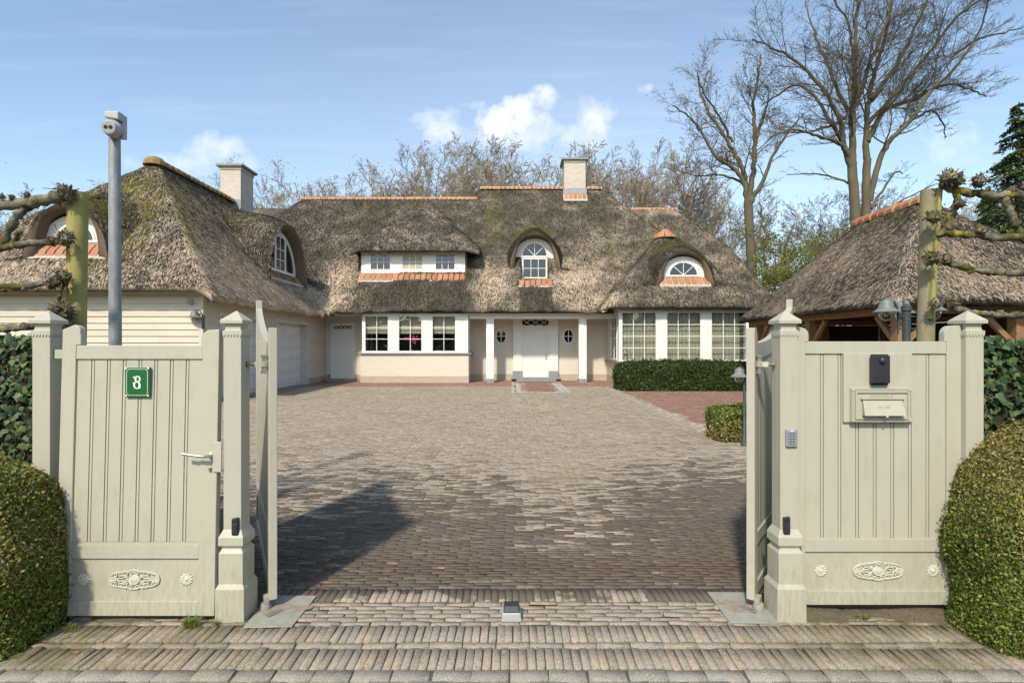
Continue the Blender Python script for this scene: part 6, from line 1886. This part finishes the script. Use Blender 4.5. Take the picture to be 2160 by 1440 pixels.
hero('tall bare oak with limbs sweeping right, close beside its twin', 36.6, 1842,
     [([(1832, 735), (1829, 520), (1827, 430), (1830, 335)], .33, .24)],
     [([(1828, 335), (1830, 270), (1838, 200), (1860, 120), (1880, 50), (1895, -40), (1900, -110)], .23, .045, .2),
      ([(1834, 425), (1848, 350), (1870, 300), (1905, 265), (1945, 205), (1985, 165), (2022, 110), (2045, 50), (2052, -30)], .22, .04, -.5),
      ([(1830, 300), (1870, 232), (1930, 205), (1990, 175), (2040, 160), (2090, 168), (2130, 178)], .19, .04, .6),
      ([(1836, 210), (1880, 150), (1915, 80), (1940, 10), (1960, -60)], .17, .04, -.3),
      ([(1900, 268), (1950, 240), (2000, 215), (2040, 235), (2060, 260)], .12, .03, .9),
      ([(1832, 260), (1890, 190), (1940, 120), (1985, 60), (2060, 10), (2120, -10)], .15, .035, -.9),
      ([(2015, 115), (2060, 85), (2110, 75), (2140, 70)], .10, .03, -.2),
      ([(1838, 440), (1890, 380), (1930, 345), (1965, 340)], .10, .03, .9),
      ([(1836, 470), (1880, 430), (1920, 410)], .08, .025, -.8)], 102, ((4,), 'bud', .10, 700, .15))
hero('bare oak with brown leaf tufts, its trunk seen right of the house roof', 38, 1585,
     [([(1590, 735), (1588, 600), (1582, 500), (1578, 425)], .37, .29)],
     [([(1578, 430), (1566, 385), (1540, 355), (1505, 335), (1475, 290), (1445, 255), (1410, 235)], .20, .04, -.3),
      ([(1578, 425), (1572, 360), (1550, 310), (1525, 260), (1500, 215), (1488, 160), (1485, 125)], .20, .04, .5),
      ([(1580, 425), (1590, 350), (1592, 290), (1590, 220), (1600, 150), (1605, 115)], .22, .04, 0.),
      ([(1582, 430), (1604, 385), (1620, 335), (1640, 300), (1662, 270)], .18, .04, -.5),
      ([(1588, 560), (1606, 510), (1624, 455), (1626, 410)], .12, .03, .6),
      ([(1566, 385), (1530, 362), (1480, 355), (1440, 330)], .10, .03, .8),
      ([(1592, 300), (1620, 240), (1640, 190), (1650, 150)], .12, .03, .7),
      ([(1545, 300), (1510, 255), (1470, 215), (1450, 190)], .10, .03, -.7)], 103, ((3, 4), 'bud', .10, 4200, .22))

# the row of bare trees behind the house
BC = [dict(mr=.010, seg=1.2, wob=.04, up=.02, nb=7, ang=(18, 42), len=(.62, .85), taper=.25, rr=.6, f0=.32),
      dict(mr=.010, seg=.9, wob=.08, up=.06, nb=8, ang=(22, 50), len=(.30, .5), taper=.4, rr=.55, f0=.2),
      dict(mr=.010, seg=.7, wob=.12, up=.06, nb=7, ang=(22, 55), len=(.35, .55), taper=.35, rr=.55, f0=.15),
      dict(mr=.010, seg=.5, wob=.16, up=.03, nb=6, ang=(25, 55), len=(.4, .6), taper=.3, rr=.6, f0=.2),
      dict(mr=.010, seg=.4, wob=.18, up=.0, nb=0, ang=(25, 60), len=(.4, .6))]
def copy_thing(o):
    c = o.copy(); COL.objects.link(c)
    for ch in list(o.children):
        d = ch.copy(); COL.objects.link(d); d.parent = c
        for g2 in list(ch.children):
            e = g2.copy(); COL.objects.link(e); e.parent = d
    return c
protos = []
for k in range(4):
    g_ = Grower(200 + k)
    trunkH = 9.0 if k != 3 else 8.0
    g_.branch((0, 0, -.3), (0.02, .02, 1), trunkH, .24, 0, BC)
    leafs = [((3, 4), 'pale_bud', .09, 700, .25), ((3, 4), 'pale_bud', .09, 3200, .35), ((3, 4), 'pale_bud', .08, 500, .3), ((3, 4), 'pale_bud', .08, 1500, .3)][k]
    top = max(b[0][:, 2].max() for b in g_.b)
    lab = ['bare brown-budded tree in the wood behind the house roof', 'tree with pale tan spring buds in the wood behind the house roof', 'thin bare tree in the wood behind the house roof', 'tree with scattered tan buds in the wood behind the house roof'][k]
    grp = ['brown-budded trees behind the house', 'pale-budded trees behind the house', 'thin bare trees behind the house', 'tan-budded trees behind the house'][k]
    t = plant_tree('bare_tree', (0, 50, 0), g_, lab, 'tree', 'brown_bark', (0,), (1, 2, 3, 4), {0: 7, 1: 5, 2: 3, 3: 3, 4: 3}, leafs, grp)
    protos.append((t, top))
rT = np.random.default_rng(77)
row = []
def prof(px):
    return float(np.interp(px, [-100, 60, 200, 330, 420, 540, 640, 740, 830, 880, 950, 1040, 1090, 1180, 1260, 1330, 1400, 1470, 1560, 1700, 1900, 2050, 2250], [350, 385, 430, 370, 375, 352, 345, 350, 340, 285, 272, 278, 318, 318, 296, 298, 285, 330, 390, 400, 385, 380, 350]))
for px in np.arange(-640, 2900, 52):
    for row_i in range(2):
        if row_i == 1 and (px < 480 or px > 1560 ): continue
        if 60 < px < 480 and row_i == 0 and rT.random() < .45: continue
        Y = rT.uniform(44, 50) if row_i == 0 else rT.uniform(53, 62)
        q = px + rT.uniform(-20, 20); kind = int(rT.choice([1, 3, 1, 0] if 500 < q < 860 else [0, 2, 3, 0]))
        row.append((q, Y, prof(q) + rT.uniform(0, 26) + row_i * 10, kind, rT.uniform(0, 6.28)))
used = set()
for (px, Y, py, k, rz) in row:
    t, top = protos[k]
    if k in used: t = copy_thing(t)
    used.add(k)
    h = PZ(py, Y); s = h / top
    t.location = (PX(px, Y), Y, 0); t.rotation_euler = (0, 0, rz); t.scale = (s * 1.05, s * 1.05, s)
for k in range(4):
    if k not in used:
        for ch in list(protos[k][0].children): bpy.data.objects.remove(ch)
        bpy.data.objects.remove(protos[k][0])

# young green trees between the house and the pavilion
GC = [dict(seg=.6, wob=.06, up=.03, nb=11, ang=(25, 60), len=(.4, .65), taper=.4, rr=.5, f0=.1),
      dict(seg=.4, wob=.12, up=.04, nb=7, ang=(25, 60), len=(.35, .55), taper=.4, rr=.55, f0=.15),
      dict(seg=.3, wob=.16, up=.03, nb=5, ang=(25, 60), len=(.4, .6), taper=.3, rr=.6, f0=.15),
      dict(seg=.25, wob=.18, up=.0, nb=0, ang=(25, 60), len=(.4, .6))]
specs = [(1640, 33, 478, 'tree', 'fresh green young tree nearest the right end of the house'), (1700, 35, 420, 'tree', 'taller fresh green young tree left of the twin oaks'),
         (1752, 34, 405, 'tree', 'sparse fresh green tree just left of the twin oak trunks'), (1612, 31, 560, 'shrub', 'low yellow-green shrub at the foot of the oak beside the house'),
         (1672, 30, 545, 'shrub', 'low yellow-green shrub above the pavilion eave'), (1900, 37, 430, 'tree', 'sparse green tree right of the twin oaks behind the pavilion ridge')]
for i, (px, Y, py, cat, label) in enumerate(specs):
    g_ = Grower(300 + i); h = PZ(py, Y); g_.branch((0, 0, -.2), (0, 0, 1), h * .78, .10, 0, GC)
    plant_tree('green_tree' if cat == 'tree' else 'green_shrub', (PX(px, Y), Y, 0), g_, label, cat, 'oak_bark', (0,), (1, 2, 3), {0: 6, 1: 4, 2: 3, 3: 3},
               ((2, 3), 'spring_leaf', .14, [3000, 2400, 1400, 4200, 3600, 1200][i], .18), None)

def conifer(px, Y, py, rad, label, seed, group=None):
    r = np.random.default_rng(seed); x = PX(px, Y); h = PZ(py, Y)
    t = thing('conifer', (x, Y, 0), label, 'conifer', group)
    m = MB(); m.tube([(x, Y, -.1), (x, Y, h * .5), (x, Y, h)], [.22, .14, .02], 8); m.build('trunk', M['oak_bark'], t, smooth=True)
    P, N = [], []; br = MB()
    for k in range(460):
        f = r.random() ** 1.15; z = .4 + (h - .5) * f; L = rad * (1 - f) ** .8 * r.uniform(.65, 1.1) + .18; a = r.uniform(0, 2 * math.pi)
        n = int(34 * L) + 8; s = r.random(n) ** .7; dz = .25 * L * s - .55 * L * s ** 2
        wdt = .30 * L * (1 - s * .6); q = r.normal(0, 1, n) * wdt * .55
        X = math.cos(a) * L * s - math.sin(a) * q; Yy = math.sin(a) * L * s + math.cos(a) * q; Z = z + dz - np.abs(q) * .35 + r.normal(0, .03, n)
        P.append(np.stack([X, Yy, Z], 1)); N.append(np.stack([math.cos(a) * .3 + 0 * s, math.sin(a) * .3 + 0 * s, .9 + 0 * s], 1))
        br.tube([(x, Y, z), (x + math.cos(a) * L * .5, Y + math.sin(a) * L * .5, z + .03 * L), (x + math.cos(a) * L * .95, Y + math.sin(a) * L * .95, z - .26 * L)], [.025, .014, .005], 4, caps=False)
    br.build('branches', M['oak_bark'], t)
    P = np.concatenate(P); N = np.concatenate(N)
    V, Q = leaf_quads(P, N, .17, r, .45, .38); np_mesh('fronds', V, Q, M['conifer'], t, local=True)
conifer(2150, 20.5, 215, 2.7, 'dark green conifer rising behind the pavilion at far right', 401)
conifer(2085, 24, 405, 1.9, 'shorter dark conifer beside the tall one behind the pavilion', 402)
conifer(2240, 22.5, 300, 2.4, 'dark conifer at the very right edge of the picture', 403)

# ------------------------------------------------------------------ small things on the ground
def tuft(x, y, n, h, label, seed):
    r = np.random.default_rng(seed); t = thing('grass_tuft', (x, y, 0), label, 'grass tuft')
    V = []
    for k in range(n):
        a = r.uniform(0, 6.28); rr = abs(r.normal(0, .022)); bx, by = rr * math.cos(a), rr * math.sin(a) * .6; l = h * r.uniform(.5, 1.1); le = l * r.uniform(.2, .9); w = .0022
        dx, dy_ = math.cos(a + r.normal(0, .5)) * le, math.sin(a) * le
        V += [(bx - w, by, 0), (bx + w, by, 0), (bx + dx * .45 + w * .8, by + dy_ * .45, l * .7), (bx + dx * .45 - w * .8, by + dy_ * .45, l * .7),
              (bx + dx * .45 - w * .8, by + dy_ * .45, l * .7), (bx + dx * .45 + w * .8, by + dy_ * .45, l * .7), (bx + dx + .0004, by + dy_, l), (bx + dx - .0004, by + dy_, l)]
    np_mesh('blades', np.array(V), np.arange(len(V)).reshape(-1, 4), M['grass'], t, local=True)
tuft(PX(402, 3.15), 3.15, 190, .055, 'grass tuft growing from the brick joints below the numbered gate', 1)
tuft(PX(140, 3.08), 3.10, 60, .05, 'small grass tuft beside the left boxwood bush', 2)
tuft(PX(1822, 3.25), 3.24, 45, .03, 'tiny grass tuft below the letterbox gate', 3)
tuft(PX(456, 3.17), 3.175, 30, .03, 'tiny weed tuft at the foot of the post beside the numbered gate', 4)
def twig(px, py, dx, dyy, label, seed):
    r = np.random.default_rng(seed); Y = F * CH / (py - PY0); x = PX(px, Y); n = 7
    t = thing('fallen_twig', (x, Y, 0), label, 'twig')
    pts = [(dx * i / n + r.normal(0, .004), dyy * i / n + r.normal(0, .004), .006 + .004 * math.sin(i)) for i in range(n + 1)]
    m = MB(); m.tube(pts, [.0032 * (1 - .6 * i / n) for i in range(n + 1)], 5); m.build('stem', M['cut_twig'], t, local=True)
twig(150, 1345, -.16, -.06, 'dry curved twig on the bricks beside the left boxwood bush', 1)
twig(2010, 1305, .22, -.14, 'dry brown twig on the soil beside the right boxwood bush', 2)
twig(1480, 1370, .18, -.05, 'thin dry twig on the pavement right of the stop block', 3)
twig(1500, 1155, .13, -.12, 'dark twig on the drive near the right gate leaf', 4)
def dead_leaf(px, py, s, label, seed):
    r = np.random.default_rng(seed); Y = F * CH / (py - PY0); x = PX(px, Y)
    t = thing('fallen_leaf', (x, Y, 0), label, 'leaf'); a = r.uniform(0, 6.28); ca, sa = math.cos(a), math.sin(a)
    pts = [(-1, 0, .1), (-.3, .45, .3), (.4, .35, .15), (1, 0, .35), (.4, -.35, .1), (-.3, -.45, .35), (0, 0, .02)]
    m = MB(); m.add([((p * ca - q * sa) * s, (p * sa + q * ca) * s, .004 + z * s * .6) for p, q, z in pts], [(i, (i + 1) % 6, 6) for i in range(6)])
    m.build('blade', M['bud'], t, local=True)
dead_leaf(943, 1083, .035, 'curled brown leaf on the dark part of the drive', 1)
dead_leaf(739, 1155, .022, 'small dark fallen leaf on the drive near the left gate leaf', 2)
dead_leaf(1304, 1117, .018, 'small dry fallen leaf on the drive right of the middle', 3)
dead_leaf(160, 1378, .03, 'yellow-brown fallen leaf on the front bricks at left', 4)
dead_leaf(1665, 1303, .035, 'rust brown leaf at the foot of the keypad post', 5)

# wood on the far side of the lane, behind the camera: it shows only in the window panes
rW = np.random.default_rng(5); nW = 26000
Pw = np.stack([rW.uniform(-70, 70, nW), rW.uniform(-33, -24, nW), rW.random(nW) ** .8 * 10], 1)
Pw[:, 2] *= .62 + .2 * np.sin(Pw[:, 0] * .55) + .18 * np.sin(Pw[:, 0] * 1.7 + 1)
Vw, Qw = leaf_quads(Pw, np.tile([0, 1., .4], (nW, 1)), .9, rW, .7, .6)
ow = np_mesh('wood', Vw, Qw, M['yew_leaf']); ow['kind'] = 'stuff'

# crumbs of leaf, twig and grit blown together on the bricks
rL = np.random.default_rng(15); nL = 900
xL = np.where(rL.random(nL) < .55, np.sign(rL.normal(0, 1, nL)) * rL.uniform(1.4, 3.0, nL), rL.uniform(-2.4, 2.4, nL))
yL = np.where(rL.random(nL) < .6, rL.uniform(2.75, 3.3, nL), rL.uniform(3.3, 6.5, nL))
PL = np.stack([xL, yL, np.full(nL, .004)], 1); NL = np.tile([0, 0, 1.], (nL, 1))
VL, QL = leaf_quads(PL, NL, .011, rL, .28, .55); VL[:, 2] = np.maximum(VL[:, 2], .0015) + .001
oL = np_mesh('leaf_litter', VL, QL, M['bud']); oL['kind'] = 'stuff'
